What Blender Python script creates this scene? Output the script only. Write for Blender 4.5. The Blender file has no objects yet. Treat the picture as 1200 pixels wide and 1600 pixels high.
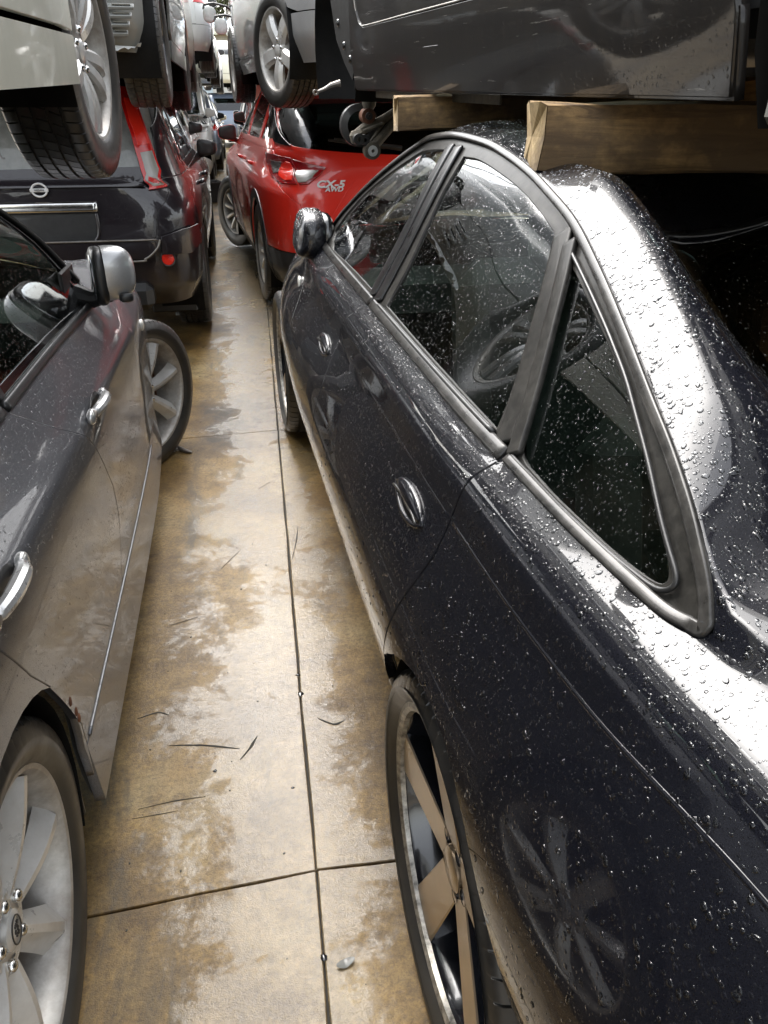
import bpy, math, random
import numpy as np
from mathutils import Matrix, Vector
from mathutils.geometry import delaunay_2d_cdt

scene = bpy.context.scene
COL = scene.collection
rng = np.random.default_rng(7)
R = math.radians

# ---------------------------------------------------------------- camera, sky, sun, exposure
CAM_H, CAM_PITCH, CAM_YAW = 1.415, 0.49, 0.18
cam_data = bpy.data.cameras.new('camera')
cam = bpy.data.objects.new('camera', cam_data)
COL.objects.link(cam)
cam.location = (0, 0, CAM_H)
cam.rotation_euler = (math.pi / 2 - CAM_PITCH, 0, -CAM_YAW)
cam_data.sensor_fit = 'VERTICAL'
cam_data.sensor_height = 24.0
cam_data.lens = 24.0 * 1202.0 / 1600.0
cam_data.clip_start = 0.02
cam_data.clip_end = 2000
scene.camera = cam

SUN_EL, SUN_ROT = R(54), R(345)
world = bpy.data.worlds.new('World')
scene.world = world
world.use_nodes = True
wn = world.node_tree
bg = wn.nodes['Background']
sky = wn.nodes.new('ShaderNodeTexSky')
sky.sky_type = 'NISHITA'
sky.sun_disc = False
sky.sun_elevation = SUN_EL
sky.sun_rotation = SUN_ROT
sky.air_density = 1.5
sky.dust_density = 4.0
hsv = wn.nodes.new('ShaderNodeHueSaturation')     # overcast: the blue mostly washed out
hsv.inputs['Saturation'].default_value = 0.24
hsv.inputs['Value'].default_value = 1.0
wn.links.new(sky.outputs['Color'], hsv.inputs['Color'])
wn.links.new(hsv.outputs['Color'], bg.inputs['Color'])
bg.inputs['Strength'].default_value = 0.15

sun_data = bpy.data.lights.new('sun', 'SUN')
sun_data.energy = 0.5
sun_data.angle = R(60)
sun_data.color = (1.0, 0.97, 0.93)
sun = bpy.data.objects.new('sun', sun_data)
COL.objects.link(sun)
sun.rotation_euler = (math.pi / 2 - SUN_EL, 0, math.pi - SUN_ROT)

scene.view_settings.view_transform = 'Standard'
scene.view_settings.look = 'None'
scene.view_settings.gamma = 1
scene.view_settings.use_curve_mapping = False
scene.view_settings.exposure = 2.1
scene.render.engine = 'CYCLES'
scene.cycles.use_denoising = True
scene.cycles.max_bounces = 10
scene.cycles.glossy_bounces = 5
scene.cycles.transparent_max_bounces = 12
scene.cycles.caustics_reflective = False
scene.cycles.caustics_refractive = False
# ---------------------------------------------------------------- materials
def new_mat(name):
    m = bpy.data.materials.new(name)
    m.use_nodes = True
    nt = m.node_tree
    b = nt.nodes['Principled BSDF']
    return m, nt, b

def N(nt, typ, **kw):
    n = nt.nodes.new(typ)
    for k, v in kw.items():
        if k in n.inputs.keys():
            n.inputs[k].default_value = v
        else:
            setattr(n, k, v)
    return n

def L(nt, a, b):
    nt.links.new(a, b)

def ramp(nt, fac, stops, interp='LINEAR'):
    r = nt.nodes.new('ShaderNodeValToRGB')
    r.color_ramp.interpolation = interp
    el = r.color_ramp.elements
    while len(el) < len(stops):
        el.new(0.5)
    for e, (p, c) in zip(el, stops):
        e.position = p
        e.color = c if len(c) == 4 else (*c, 1)
    nt.links.new(fac, r.inputs['Fac'])
    return r

def math_node(nt, op, a, b=None, clamp=False):
    n = nt.nodes.new('ShaderNodeMath')
    n.operation = op
    n.use_clamp = clamp
    for i, v in enumerate((a, b)):
        if v is None:
            continue
        if isinstance(v, (int, float)):
            n.inputs[i].default_value = v
        else:
            nt.links.new(v, n.inputs[i])
    return n.outputs[0]

def mix_col(nt, fac, a, b, mode='MIX'):
    n = nt.nodes.new('ShaderNodeMix')
    n.data_type = 'RGBA'
    n.blend_type = mode
    for sock, v in ((n.inputs[0], fac), (n.inputs[6], a), (n.inputs[7], b)):
        if isinstance(v, (int, float)):
            sock.default_value = v
        elif isinstance(v, tuple):
            sock.default_value = (*v, 1) if len(v) == 3 else v
        else:
            nt.links.new(v, sock)
    return n.outputs[2]

def obj_coord(nt):
    return nt.nodes.new('ShaderNodeTexCoord').outputs['Object']

def droplet_height(nt, co, scales=(90.0, 210.0), cover=(0.45, 0.5)):
    """rain beads: round bumps, one per Voronoi cell, only on a share of the cells"""
    hs = []
    for s, c in zip(scales, cover):
        v = N(nt, 'ShaderNodeTexVoronoi', Scale=s)
        L(nt, co, v.inputs['Vector'])
        sep = nt.nodes.new('ShaderNodeSeparateColor')
        L(nt, v.outputs['Color'], sep.inputs['Color'])
        on = math_node(nt, 'LESS_THAN', sep.outputs['Red'], c)
        rad = math_node(nt, 'MULTIPLY_ADD', sep.outputs['Green'], 0.25)
        nt.nodes[-1].inputs[2].default_value = 0.12
        q = math_node(nt, 'DIVIDE', v.outputs['Distance'], rad)
        q = math_node(nt, 'MULTIPLY', q, q)
        dome = math_node(nt, 'SUBTRACT', 1.0, q, clamp=True)
        dome = math_node(nt, 'POWER', dome, 0.6)
        dome = math_node(nt, 'MULTIPLY', dome, on)
        hs.append(math_node(nt, 'MULTIPLY', dome, 90.0 / s))
    h = hs[0]
    for k in hs[1:]:
        h = math_node(nt, 'ADD', h, k)
    return h

def paint(name, color, metallic=0.0, flake=0.0, rough=0.35, wet=0.0, dirt=0.25, dirt_col=(0.19, 0.15, 0.10),
          coat=1.0, scales=(110.0, 260.0), scratch=0.0, spec=0.5, coat_rough=0.0):
    m, nt, b = new_mat(name)
    co = obj_coord(nt)
    base = color
    col = None
    n1 = N(nt, 'ShaderNodeTexNoise', Scale=3.0, Detail=8.0, Roughness=0.7)
    L(nt, co, n1.inputs['Vector'])
    # grime runs down from the edges and gathers low on the panel
    sep = nt.nodes.new('ShaderNodeSeparateXYZ')
    L(nt, co, sep.inputs[0])
    low = N(nt, 'ShaderNodeMapRange')
    L(nt, sep.outputs['Z'], low.inputs['Value'])
    low.inputs['From Min'].default_value = 0.85
    low.inputs['From Max'].default_value = 0.15
    mp = N(nt, 'ShaderNodeMapping')
    mp.inputs['Scale'].default_value = (14, 14, 1.2)
    L(nt, co, mp.inputs['Vector'])
    n2 = N(nt, 'ShaderNodeTexNoise', Scale=2.0, Detail=6.0, Roughness=0.65)
    L(nt, mp.outputs[0], n2.inputs['Vector'])
    d = math_node(nt, 'MULTIPLY', low.outputs[0], n2.outputs['Fac'])
    d = math_node(nt, 'ADD', d, math_node(nt, 'MULTIPLY', n1.outputs['Fac'], 0.22))
    d = math_node(nt, 'MULTIPLY', math_node(nt, 'SUBTRACT', d, 0.13, clamp=True), dirt * 2.2, clamp=True)
    if flake:
        v = N(nt, 'ShaderNodeTexVoronoi', Scale=1800.0)
        L(nt, co, v.inputs['Vector'])
        fl = ramp(nt, v.outputs['Color'], [(0.0, tuple(c * (1 - flake) for c in color)), (1.0, tuple(min(1, c * (1 + flake)) for c in color))])
        col = fl.outputs[0]
    else:
        col = color
    col = mix_col(nt, d, col, dirt_col)
    if scratch:
        ms = N(nt, 'ShaderNodeMapping')
        ms.inputs['Rotation'].default_value = (0.25, 0.1, 0)
        ms.inputs['Scale'].default_value = (3, 1.2, 30)
        L(nt, co, ms.inputs['Vector'])
        ns = N(nt, 'ShaderNodeTexNoise', Scale=3.0, Detail=4.0, Roughness=0.8)
        L(nt, ms.outputs[0], ns.inputs['Vector'])
        sc_ = ramp(nt, ns.outputs['Fac'], [(0.66, (0, 0, 0)), (0.69, (1, 1, 1)), (0.71, (0, 0, 0))])
        col = mix_col(nt, math_node(nt, 'MULTIPLY', sc_.outputs[0], scratch), col, (0.5, 0.48, 0.45))
    L(nt, col, b.inputs['Base Color'])
    b.inputs['Metallic'].default_value = metallic
    b.inputs['Specular IOR Level'].default_value = spec
    rr = math_node(nt, 'MULTIPLY_ADD', d, 0.4)
    nt.nodes[-1].inputs[2].default_value = rough
    L(nt, rr, b.inputs['Roughness'])
    b.inputs['Coat Weight'].default_value = coat
    cr = math_node(nt, 'MULTIPLY_ADD', n1.outputs['Fac'], 0.05)
    nt.nodes[-1].inputs[2].default_value = coat_rough
    L(nt, cr, b.inputs['Coat Roughness'])
    b.inputs['Coat IOR'].default_value = 1.55
    bm = N(nt, 'ShaderNodeBump', Strength=0.25, Distance=0.0008)
    n3 = N(nt, 'ShaderNodeTexNoise', Scale=9.0, Detail=3.0)
    L(nt, co, n3.inputs['Vector'])
    L(nt, n3.outputs['Fac'], bm.inputs['Height'])
    nrm = bm.outputs[0]
    if wet:
        h = droplet_height(nt, co, scales)
        b2 = N(nt, 'ShaderNodeBump', Strength=wet, Distance=0.0022)
        L(nt, h, b2.inputs['Height'])
        L(nt, nrm, b2.inputs['Normal'])
        nrm = b2.outputs[0]
    L(nt, nrm, b.inputs['Coat Normal'])
    L(nt, nrm, b.inputs['Normal'])
    return m

def simple(name, color, rough=0.5, metallic=0.0, noise=0.15, scale=25.0, bump=0.0, coat=0.0, spec=0.5, dirt=None, dirt_amt=0.5):
    m, nt, b = new_mat(name)
    co = obj_coord(nt)
    n = N(nt, 'ShaderNodeTexNoise', Scale=scale, Detail=7.0, Roughness=0.65)
    L(nt, co, n.inputs['Vector'])
    r = ramp(nt, n.outputs['Fac'], [(0.25, tuple(max(0, c * (1 - noise * 1.6)) for c in color)), (0.75, tuple(min(1, c * (1 + noise)) for c in color))])
    col = r.outputs[0]
    if dirt:
        n2 = N(nt, 'ShaderNodeTexNoise', Scale=scale * 0.3, Detail=8.0, Roughness=0.75)
        L(nt, co, n2.inputs['Vector'])
        r2 = ramp(nt, n2.outputs['Fac'], [(0.42, (0, 0, 0)), (0.68, (dirt_amt,) * 3)])
        col = mix_col(nt, r2.outputs[0], col, dirt)
    L(nt, col, b.inputs['Base Color'])
    b.inputs['Metallic'].default_value = metallic
    rr = math_node(nt, 'MULTIPLY_ADD', n.outputs['Fac'], 0.25)
    nt.nodes[-1].inputs[2].default_value = max(0.0, rough - 0.12)
    L(nt, rr, b.inputs['Roughness'])
    b.inputs['Specular IOR Level'].default_value = spec
    b.inputs['Coat Weight'].default_value = coat
    b.inputs['Coat Roughness'].default_value = 0.06
    if bump:
        bm = N(nt, 'ShaderNodeBump', Strength=0.6, Distance=bump)
        L(nt, n.outputs['Fac'], bm.inputs['Height'])
        L(nt, bm.outputs[0], b.inputs['Normal'])
        L(nt, bm.outputs[0], b.inputs['Coat Normal'])
    return m

def glass_mat(name, tint, wet=0.3, ior=1.52, scales=(120.0, 300.0), haze=0.0):
    """thin pane: tinted see-through plus a mirror share by Fresnel, with fine rain beads"""
    m = bpy.data.materials.new(name)
    m.use_nodes = True
    nt = m.node_tree
    nt.nodes.remove(nt.nodes['Principled BSDF'])
    out = nt.nodes['Material Output']
    co = obj_coord(nt)
    tr = N(nt, 'ShaderNodeBsdfTransparent')
    tr.inputs['Color'].default_value = (*tint, 1)
    gl = N(nt, 'ShaderNodeBsdfGlossy', Roughness=0.015)
    gl.inputs['Color'].default_value = (0.95, 0.96, 0.97, 1)
    fr = N(nt, 'ShaderNodeFresnel', IOR=ior)
    mx = nt.nodes.new('ShaderNodeMixShader')
    f2 = math_node(nt, 'MULTIPLY', fr.outputs[0], 1.7, clamp=True)
    L(nt, f2, mx.inputs[0])
    L(nt, tr.outputs[0], mx.inputs[1])
    L(nt, gl.outputs[0], mx.inputs[2])
    last = mx.outputs[0]
    if wet:
        h = droplet_height(nt, co, scales, (0.35, 0.45))
        bm = N(nt, 'ShaderNodeBump', Strength=wet, Distance=0.002)
        L(nt, h, bm.inputs['Height'])
        L(nt, bm.outputs[0], gl.inputs['Normal'])
    if haze:
        df = N(nt, 'ShaderNodeBsdfDiffuse')
        df.inputs['Color'].default_value = (0.5, 0.52, 0.5, 1)
        n = N(nt, 'ShaderNodeTexNoise', Scale=6.0, Detail=8.0, Roughness=0.7)
        L(nt, co, n.inputs['Vector'])
        mh = nt.nodes.new('ShaderNodeMixShader')
        L(nt, math_node(nt, 'MULTIPLY', n.outputs['Fac'], haze), mh.inputs[0])
        L(nt, last, mh.inputs[1])
        L(nt, df.outputs[0], mh.inputs[2])
        last = mh.outputs[0]
    L(nt, last, out.inputs['Surface'])
    return m

def water_mat(name):
    m = bpy.data.materials.new(name)
    m.use_nodes = True
    nt = m.node_tree
    nt.nodes.remove(nt.nodes['Principled BSDF'])
    out = nt.nodes['Material Output']
    tr = N(nt, 'ShaderNodeBsdfTransparent')
    tr.inputs['Color'].default_value = (0.96, 0.97, 0.98, 1)
    gl = N(nt, 'ShaderNodeBsdfGlossy', Roughness=0.03)
    fr = N(nt, 'ShaderNodeFresnel', IOR=1.45)
    mx = nt.nodes.new('ShaderNodeMixShader')
    L(nt, math_node(nt, 'MULTIPLY', fr.outputs[0], 1.5, clamp=True), mx.inputs[0])
    L(nt, tr.outputs[0], mx.inputs[1])
    L(nt, gl.outputs[0], mx.inputs[2])
    L(nt, mx.outputs[0], out.inputs['Surface'])
    return m

def lens_mat(name, color, rough=0.08, trans=0.0):
    m, nt, b = new_mat(name)
    b.inputs['Base Color'].default_value = (*color, 1)
    b.inputs['Roughness'].default_value = rough
    b.inputs['Coat Weight'].default_value = 1.0
    b.inputs['Coat Roughness'].default_value = 0.02
    b.inputs['Subsurface Weight'].default_value = 0.0
    if trans:
        b.inputs['Transmission Weight'].default_value = trans
    co = obj_coord(nt)
    w = N(nt, 'ShaderNodeTexWave', Scale=40.0)
    w.bands_direction = 'Z'
    L(nt, co, w.inputs['Vector'])
    bm = N(nt, 'ShaderNodeBump', Strength=0.25, Distance=0.002)
    L(nt, w.outputs['Fac'], bm.inputs['Height'])
    L(nt, bm.outputs[0], b.inputs['Normal'])
    return m

def rubber_mat(name, base=0.018, wet=0.3):
    m, nt, b = new_mat(name)
    co = obj_coord(nt)
    n = N(nt, 'ShaderNodeTexNoise', Scale=14.0, Detail=8.0, Roughness=0.7)
    L(nt, co, n.inputs['Vector'])
    r = ramp(nt, n.outputs['Fac'], [(0.35, (base,) * 3), (0.7, (base * 2.4, base * 2.2, base * 1.9))])
    L(nt, r.outputs[0], b.inputs['Base Color'])
    rr = ramp(nt, n.outputs['Fac'], [(0.3, (0.28,) * 3), (0.7, (0.62,) * 3)])
    L(nt, rr.outputs[0], b.inputs['Roughness'])
    b.inputs['Coat Weight'].default_value = wet
    b.inputs['Coat Roughness'].default_value = 0.2
    return m

def wood_mat(name, light=(0.46, 0.31, 0.15), dark=(0.075, 0.042, 0.016)):
    m, nt, b = new_mat(name)
    co = obj_coord(nt)
    mp = N(nt, 'ShaderNodeMapping')
    mp.inputs['Scale'].default_value = (1.0, 9.0, 9.0)
    L(nt, co, mp.inputs['Vector'])
    n = N(nt, 'ShaderNodeTexNoise', Scale=3.5, Detail=9.0, Roughness=0.7, Distortion=1.2)
    L(nt, mp.outputs[0], n.inputs['Vector'])
    r = ramp(nt, n.outputs['Fac'], [(0.36, dark), (0.5, tuple((a + c) / 2 for a, c in zip(light, dark))), (0.72, light)])
    n2 = N(nt, 'ShaderNodeTexNoise', Scale=4.0, Detail=6.0, Roughness=0.7)
    L(nt, co, n2.inputs['Vector'])
    st = ramp(nt, n2.outputs['Fac'], [(0.44, (0, 0, 0)), (0.6, (0.85,) * 3)])
    col = mix_col(nt, st.outputs[0], r.outputs[0], (0.10, 0.065, 0.035))
    v = N(nt, 'ShaderNodeTexVoronoi', Scale=5.0)
    mp2 = N(nt, 'ShaderNodeMapping')
    mp2.inputs['Scale'].default_value = (0.7, 1.4, 1.4)
    L(nt, co, mp2.inputs['Vector'])
    L(nt, mp2.outputs[0], v.inputs['Vector'])
    kn = ramp(nt, v.outputs['Distance'], [(0.05, (1, 1, 1)), (0.16, (0, 0, 0))])
    col = mix_col(nt, math_node(nt, 'MULTIPLY', kn.outputs[0], 0.6), col, (0.14, 0.07, 0.03))
    L(nt, col, b.inputs['Base Color'])
    b.inputs['Roughness'].default_value = 0.72
    bm = N(nt, 'ShaderNodeBump', Strength=0.7, Distance=0.003)
    L(nt, n.outputs['Fac'], bm.inputs['Height'])
    L(nt, bm.outputs[0], b.inputs['Normal'])
    return m

def concrete_mat(name):
    m, nt, b = new_mat(name)
    geo = nt.nodes.new('ShaderNodeNewGeometry')
    co = geo.outputs['Position']
    def noise(scale, detail=8.0, rough=0.65, dist=0.0, vec=None):
        n = N(nt, 'ShaderNodeTexNoise', Scale=scale, Detail=detail, Roughness=rough, Distortion=dist)
        L(nt, vec or co, n.inputs['Vector'])
        return n.outputs['Fac']
    big = noise(1.5, 10.0, 0.62, 0.4)
    mid = noise(7.0, 9.0, 0.7)
    fine = noise(90.0, 6.0, 0.75)
    col = ramp(nt, big, [(0.32, (0.045, 0.027, 0.009)), (0.42, (0.145, 0.086, 0.022)), (0.53, (0.26, 0.170, 0.058)), (0.66, (0.36, 0.28, 0.14))]).outputs[0]
    mid2 = noise(24.0, 9.0, 0.72)
    m2 = ramp(nt, math_node(nt, 'MULTIPLY', math_node(nt, 'ADD', mid, mid2), 0.5), [(0.36, (0.38, 0.33, 0.25)), (0.5, (0.9, 0.86, 0.8)), (0.64, (1.25, 1.22, 1.18))]).outputs[0]
    col = mix_col(nt, 0.9, col, m2, 'MULTIPLY')
    sp = ramp(nt, math_node(nt, 'ADD', math_node(nt, 'MULTIPLY', fine, 0.6), math_node(nt, 'MULTIPLY', noise(280.0, 4.0, 0.8), 0.4)), [(0.38, (0.38, 0.35, 0.30)), (0.5, (0.95, 0.94, 0.92)), (0.60, (1.35, 1.34, 1.32))]).outputs[0]
    col = mix_col(nt, 0.9, col, sp, 'MULTIPLY')
    # oil and tyre marks
    mp = N(nt, 'ShaderNodeMapping')
    mp.inputs['Scale'].default_value = (2.2, 0.55, 1)
    mp.inputs['Rotation'].default_value = (0, 0, 0.1)
    L(nt, co, mp.inputs['Vector'])
    oil = ramp(nt, noise(2.4, 9.0, 0.7, 0.6, mp.outputs[0]), [(0.54, (0, 0, 0)), (0.66, (1, 1, 1))]).outputs[0]
    col = mix_col(nt, math_node(nt, 'MULTIPLY', oil, 0.75), col, (0.045, 0.04, 0.028))
    # moss in the damp far stretch
    sep = nt.nodes.new('ShaderNodeSeparateXYZ')
    L(nt, co, sep.inputs[0])
    far = N(nt, 'ShaderNodeMapRange')
    L(nt, sep.outputs['Y'], far.inputs['Value'])
    far.inputs['From Min'].default_value = 6.0
    far.inputs['From Max'].default_value = 14.0
    ms = ramp(nt, noise(3.1, 8.0, 0.7), [(0.45, (0, 0, 0)), (0.62, (1, 1, 1))]).outputs[0]
    col = mix_col(nt, math_node(nt, 'MULTIPLY', math_node(nt, 'MULTIPLY', ms, far.outputs[0]), 0.7), col, (0.06, 0.065, 0.022))
    # dark scratches, drag marks
    mp3 = N(nt, 'ShaderNodeMapping')
    mp3.inputs['Scale'].default_value = (2.0, 16.0, 1)
    mp3.inputs['Rotation'].default_value = (0, 0, 0.25)
    L(nt, co, mp3.inputs['Vector'])
    sc_ = ramp(nt, noise(1.6, 4.0, 0.6, 0.3, mp3.outputs[0]), [(0.655, (0, 0, 0)), (0.67, (1, 1, 1)), (0.685, (0, 0, 0))]).outputs[0]
    col = mix_col(nt, math_node(nt, 'MULTIPLY', sc_, 0.55), col, (0.06, 0.05, 0.04))
    v = N(nt, 'ShaderNodeTexVoronoi', Scale=16.0)
    L(nt, co, v.inputs['Vector'])
    pit = math_node(nt, 'MULTIPLY', ramp(nt, v.outputs['Distance'], [(0.015, (1, 1, 1)), (0.04, (0, 0, 0))]).outputs[0], ramp(nt, mid, [(0.5, (0, 0, 0)), (0.6, (1, 1, 1))]).outputs[0])
    col = mix_col(nt, math_node(nt, 'MULTIPLY', pit, 0.7), col, (0.05, 0.045, 0.035))
    L(nt, col, b.inputs['Base Color'])
    # a film of rain water: it stands where rain reaches the open strip between the rows, with a ragged edge,
    # and in odd patches elsewhere
    cx = math_node(nt, 'SUBTRACT', sep.outputs['X'], math_node(nt, 'MULTIPLY', sep.outputs['Y'], 0.012))
    dx = math_node(nt, 'ABSOLUTE', math_node(nt, 'ADD', cx, 0.02))
    rag = math_node(nt, 'ADD', math_node(nt, 'MULTIPLY', noise(2.6, 8.0, 0.72, 0.5), 1.25), math_node(nt, 'MULTIPLY', noise(30.0, 8.0, 0.8), 0.55))
    wet = ramp(nt, math_node(nt, 'SUBTRACT', math_node(nt, 'ADD', -0.24, rag), math_node(nt, 'MULTIPLY', dx, 1.1)),
               [(0.40, (0, 0, 0)), (0.46, (0.35,) * 3), (0.50, (1, 1, 1))]).outputs[0]
    col = mix_col(nt, math_node(nt, 'MULTIPLY', wet, 0.42), col, mix_col(nt, 0.8, (0.29, 0.245, 0.17), m2, 'MULTIPLY'))
    L(nt, col, b.inputs['Base Color'])
    rr = N(nt, 'ShaderNodeMapRange')
    L(nt, wet, rr.inputs['Value'])
    rr.inputs['To Min'].default_value = 0.50
    rr.inputs['To Max'].default_value = 0.22
    L(nt, rr.outputs[0], b.inputs['Roughness'])
    b.inputs['IOR'].default_value = 1.4
    cw = N(nt, 'ShaderNodeMapRange')
    L(nt, wet, cw.inputs['Value'])
    cw.inputs['To Min'].default_value = 0.25
    cw.inputs['To Max'].default_value = 1.0
    L(nt, cw.outputs[0], b.inputs['Coat Weight'])
    b.inputs['Coat Roughness'].default_value = 0.08
    b.inputs['Coat IOR'].default_value = 1.5
    bm = N(nt, 'ShaderNodeBump', Strength=0.55, Distance=0.004)
    hh = math_node(nt, 'ADD', math_node(nt, 'MULTIPLY', fine, 0.5), math_node(nt, 'MULTIPLY', noise(320.0, 3.0), 0.3))
    hh = math_node(nt, 'SUBTRACT', hh, math_node(nt, 'MULTIPLY', pit, 0.6))
    L(nt, hh, bm.inputs['Height'])
    L(nt, bm.outputs[0], b.inputs['Normal'])
    bm2 = N(nt, 'ShaderNodeBump', Strength=0.6, Distance=0.005)
    L(nt, math_node(nt, 'ADD', hh, math_node(nt, 'MULTIPLY', mid, 0.8)), bm2.inputs['Height'])
    L(nt, bm2.outputs[0], b.inputs['Coat Normal'])
    return m
# ---------------------------------------------------------------- mesh helpers
def mk(name, verts, faces, mat, parent=None, smooth=True, normals=None, mats=None, fmat=None):
    me = bpy.data.meshes.new(name)
    me.from_pydata([tuple(v) for v in np.asarray(verts, float)], [], [tuple(int(i) for i in f) for f in faces])
    for mm in (mats or [mat]):
        me.materials.append(mm)
    if fmat is not None:
        me.polygons.foreach_set('material_index', np.asarray(fmat, np.int32))
    if smooth:
        me.polygons.foreach_set('use_smooth', np.ones(len(me.polygons), bool))
    me.update()
    if normals is not None:
        me.normals_split_custom_set_from_vertices([tuple(n) for n in normals])
    o = bpy.data.objects.new(name, me)
    COL.objects.link(o)
    if parent is not None:
        o.parent = parent
    return o

def auto_sharp(o, ang=35):
    me = o.data
    import bmesh
    bm = bmesh.new()
    bm.from_mesh(me)
    for e in bm.edges:
        if len(e.link_faces) == 2 and e.calc_face_angle(0) > R(ang):
            e.smooth = False
    bm.to_mesh(me)
    bm.free()
    return o

def thing(name, label, cat, loc=(0, 0, 0), rz=0.0, group=None):
    o = bpy.data.objects.new(name, None)
    o.empty_display_size = 0.2
    COL.objects.link(o)
    o.location = loc
    o.rotation_euler = (0, 0, rz)
    return tag(o, label, cat, group)

def tag(o, label=None, cat=None, group=None, kind=None):
    if label: o['label'] = label
    if cat: o['category'] = cat
    if group: o['group'] = group
    if kind: o['kind'] = kind
    return o

class MB:
    """collects simple shapes into one mesh"""
    def __init__(s):
        s.v, s.f, s.m = [], [], []
    def add(s, v, f, mi=0):
        o = len(s.v)
        s.v += [tuple(p) for p in v]
        s.f += [tuple(i + o for i in q) for q in f]
        s.m += [mi] * len(f)
    def box(s, c, d, rot=None, bev=0.0, mi=0):
        c = np.array(c, float); h = np.array(d, float) / 2
        if bev <= 0:
            v = np.array([[x, y, z] for x in (-1, 1) for y in (-1, 1) for z in (-1, 1)], float) * h
            f = [(0, 1, 3, 2), (4, 6, 7, 5), (0, 4, 5, 1), (2, 3, 7, 6), (0, 2, 6, 4), (1, 5, 7, 3)]
        else:
            v, f = rbox(h, bev)
        if rot is not None:
            v = v @ np.array(rot.to_3x3() if hasattr(rot, 'to_3x3') else rot).T
        s.add(v + c, f, mi)
    def tube(s, pts, rad, n=10, closed=False, cap=True, mi=0):
        pts = np.array(pts, float); m = len(pts)
        rad = np.broadcast_to(np.asarray(rad, float), (m,))
        if closed:
            t = np.roll(pts, -1, 0) - np.roll(pts, 1, 0)
        else:
            t = np.gradient(pts, axis=0)
        t /= np.linalg.norm(t, axis=1)[:, None] + 1e-12
        up = np.array([0, 0, 1.0]) if abs(t[0, 2]) < 0.9 else np.array([1.0, 0, 0])
        vs = []
        for i in range(m):
            a = np.cross(t[i], up); a /= np.linalg.norm(a) + 1e-12
            b = np.cross(a, t[i]); up = b
            th = np.arange(n) / n * 2 * np.pi
            vs.append(pts[i] + rad[i] * (np.cos(th)[:, None] * a + np.sin(th)[:, None] * b))
        f = []
        for i in range(m if closed else m - 1):
            for j in range(n):
                k = (j + 1) % n; q = (i + 1) % m
                f.append((i * n + j, i * n + k, q * n + k, q * n + j))
        if cap and not closed:
            f.append(tuple(range(n))); f.append(tuple(reversed(range((m - 1) * n, m * n))))
        s.add(np.concatenate(vs), f, mi)
    def lathe(s, prof, n=48, axis='X', c=(0, 0, 0), mi=0, closed=False):
        """prof: (axial, radius)"""
        prof = np.array(prof, float); m = len(prof)
        th = np.arange(n) / n * 2 * np.pi
        ax = np.repeat(prof[None, :, 0], n, 0); r = np.repeat(prof[None, :, 1], n, 0)
        cx = r * np.cos(th)[:, None]; sx = r * np.sin(th)[:, None]
        if axis == 'X': v = np.stack([ax, cx, sx], -1)
        elif axis == 'Y': v = np.stack([sx, ax, cx], -1)
        else: v = np.stack([cx, sx, ax], -1)
        v = v.reshape(-1, 3) + np.array(c)
        f = []
        for i in range(n):
            k = (i + 1) % n
            for j in range(m if closed else m - 1):
                q = (j + 1) % m
                f.append((i * m + j, k * m + j, k * m + q, i * m + q))
        s.add(v, f, mi)
    def build(s, name, mat, parent=None, smooth=True, sharp=35, mats=None):
        o = mk(name, s.v, s.f, mat, parent, smooth, mats=mats, fmat=s.m if mats else None)
        if smooth and sharp:
            auto_sharp(o, sharp)
        return o

def rbox(h, b):
    """box with bevelled edges: half size h, bevel b"""
    v = []; idx = {}
    for sx in (-1, 1):
        for sy in (-1, 1):
            for sz in (-1, 1):
                for ax in range(3):
                    p = [sx * (h[0] - b), sy * (h[1] - b), sz * (h[2] - b)]
                    p[ax] = (sx, sy, sz)[ax] * h[ax]
                    idx[(sx, sy, sz, ax)] = len(v); v.append(p)
    f = []
    for ax in range(3):
        o = [(ax + 1) % 3, (ax + 2) % 3]
        for s in (-1, 1):
            q = []
            for a, bb in ((-1, -1), (1, -1), (1, 1), (-1, 1)):
                k = [0, 0, 0]; k[ax] = s; k[o[0]] = a; k[o[1]] = bb
                q.append(idx[(*k, ax)])
            f.append(q if s > 0 else q[::-1])
    for ax in range(3):
        o = [(ax + 1) % 3, (ax + 2) % 3]
        for a in (-1, 1):
            for bb in (-1, 1):
                q = []
                for s, w in ((-1, o[0]), (1, o[0]), (1, o[1]), (-1, o[1])):
                    k = [0, 0, 0]; k[ax] = s; k[o[0]] = a; k[o[1]] = bb
                    q.append(idx[(*k, w)])
                f.append(q if a * bb < 0 else q[::-1])
    for sx in (-1, 1):
        for sy in (-1, 1):
            for sz in (-1, 1):
                q = [idx[(sx, sy, sz, a)] for a in range(3)]
                f.append(q if sx * sy * sz > 0 else q[::-1])
    return np.array(v, float), f

def pchip(x, y, q):
    x = np.asarray(x, float); y = np.asarray(y, float); q = np.clip(q, x[0], x[-1])
    h = np.diff(x); d = np.diff(y) / h
    m = np.zeros_like(y)
    for i in range(1, len(x) - 1):
        if d[i - 1] * d[i] > 0:
            w1 = 2 * h[i] + h[i - 1]; w2 = h[i] + 2 * h[i - 1]
            m[i] = (w1 + w2) / (w1 / d[i - 1] + w2 / d[i])
    m[0] = d[0]; m[-1] = d[-1]
    i = np.clip(np.searchsorted(x, q, side='right') - 1, 0, len(h) - 1)
    t = (q - x[i]) / h[i]
    return ((2 * t**3 - 3 * t**2 + 1) * y[i] + (t**3 - 2 * t**2 + t) * h[i] * m[i]
            + (-2 * t**3 + 3 * t**2) * y[i + 1] + (t**3 - t**2) * h[i] * m[i + 1])

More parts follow.
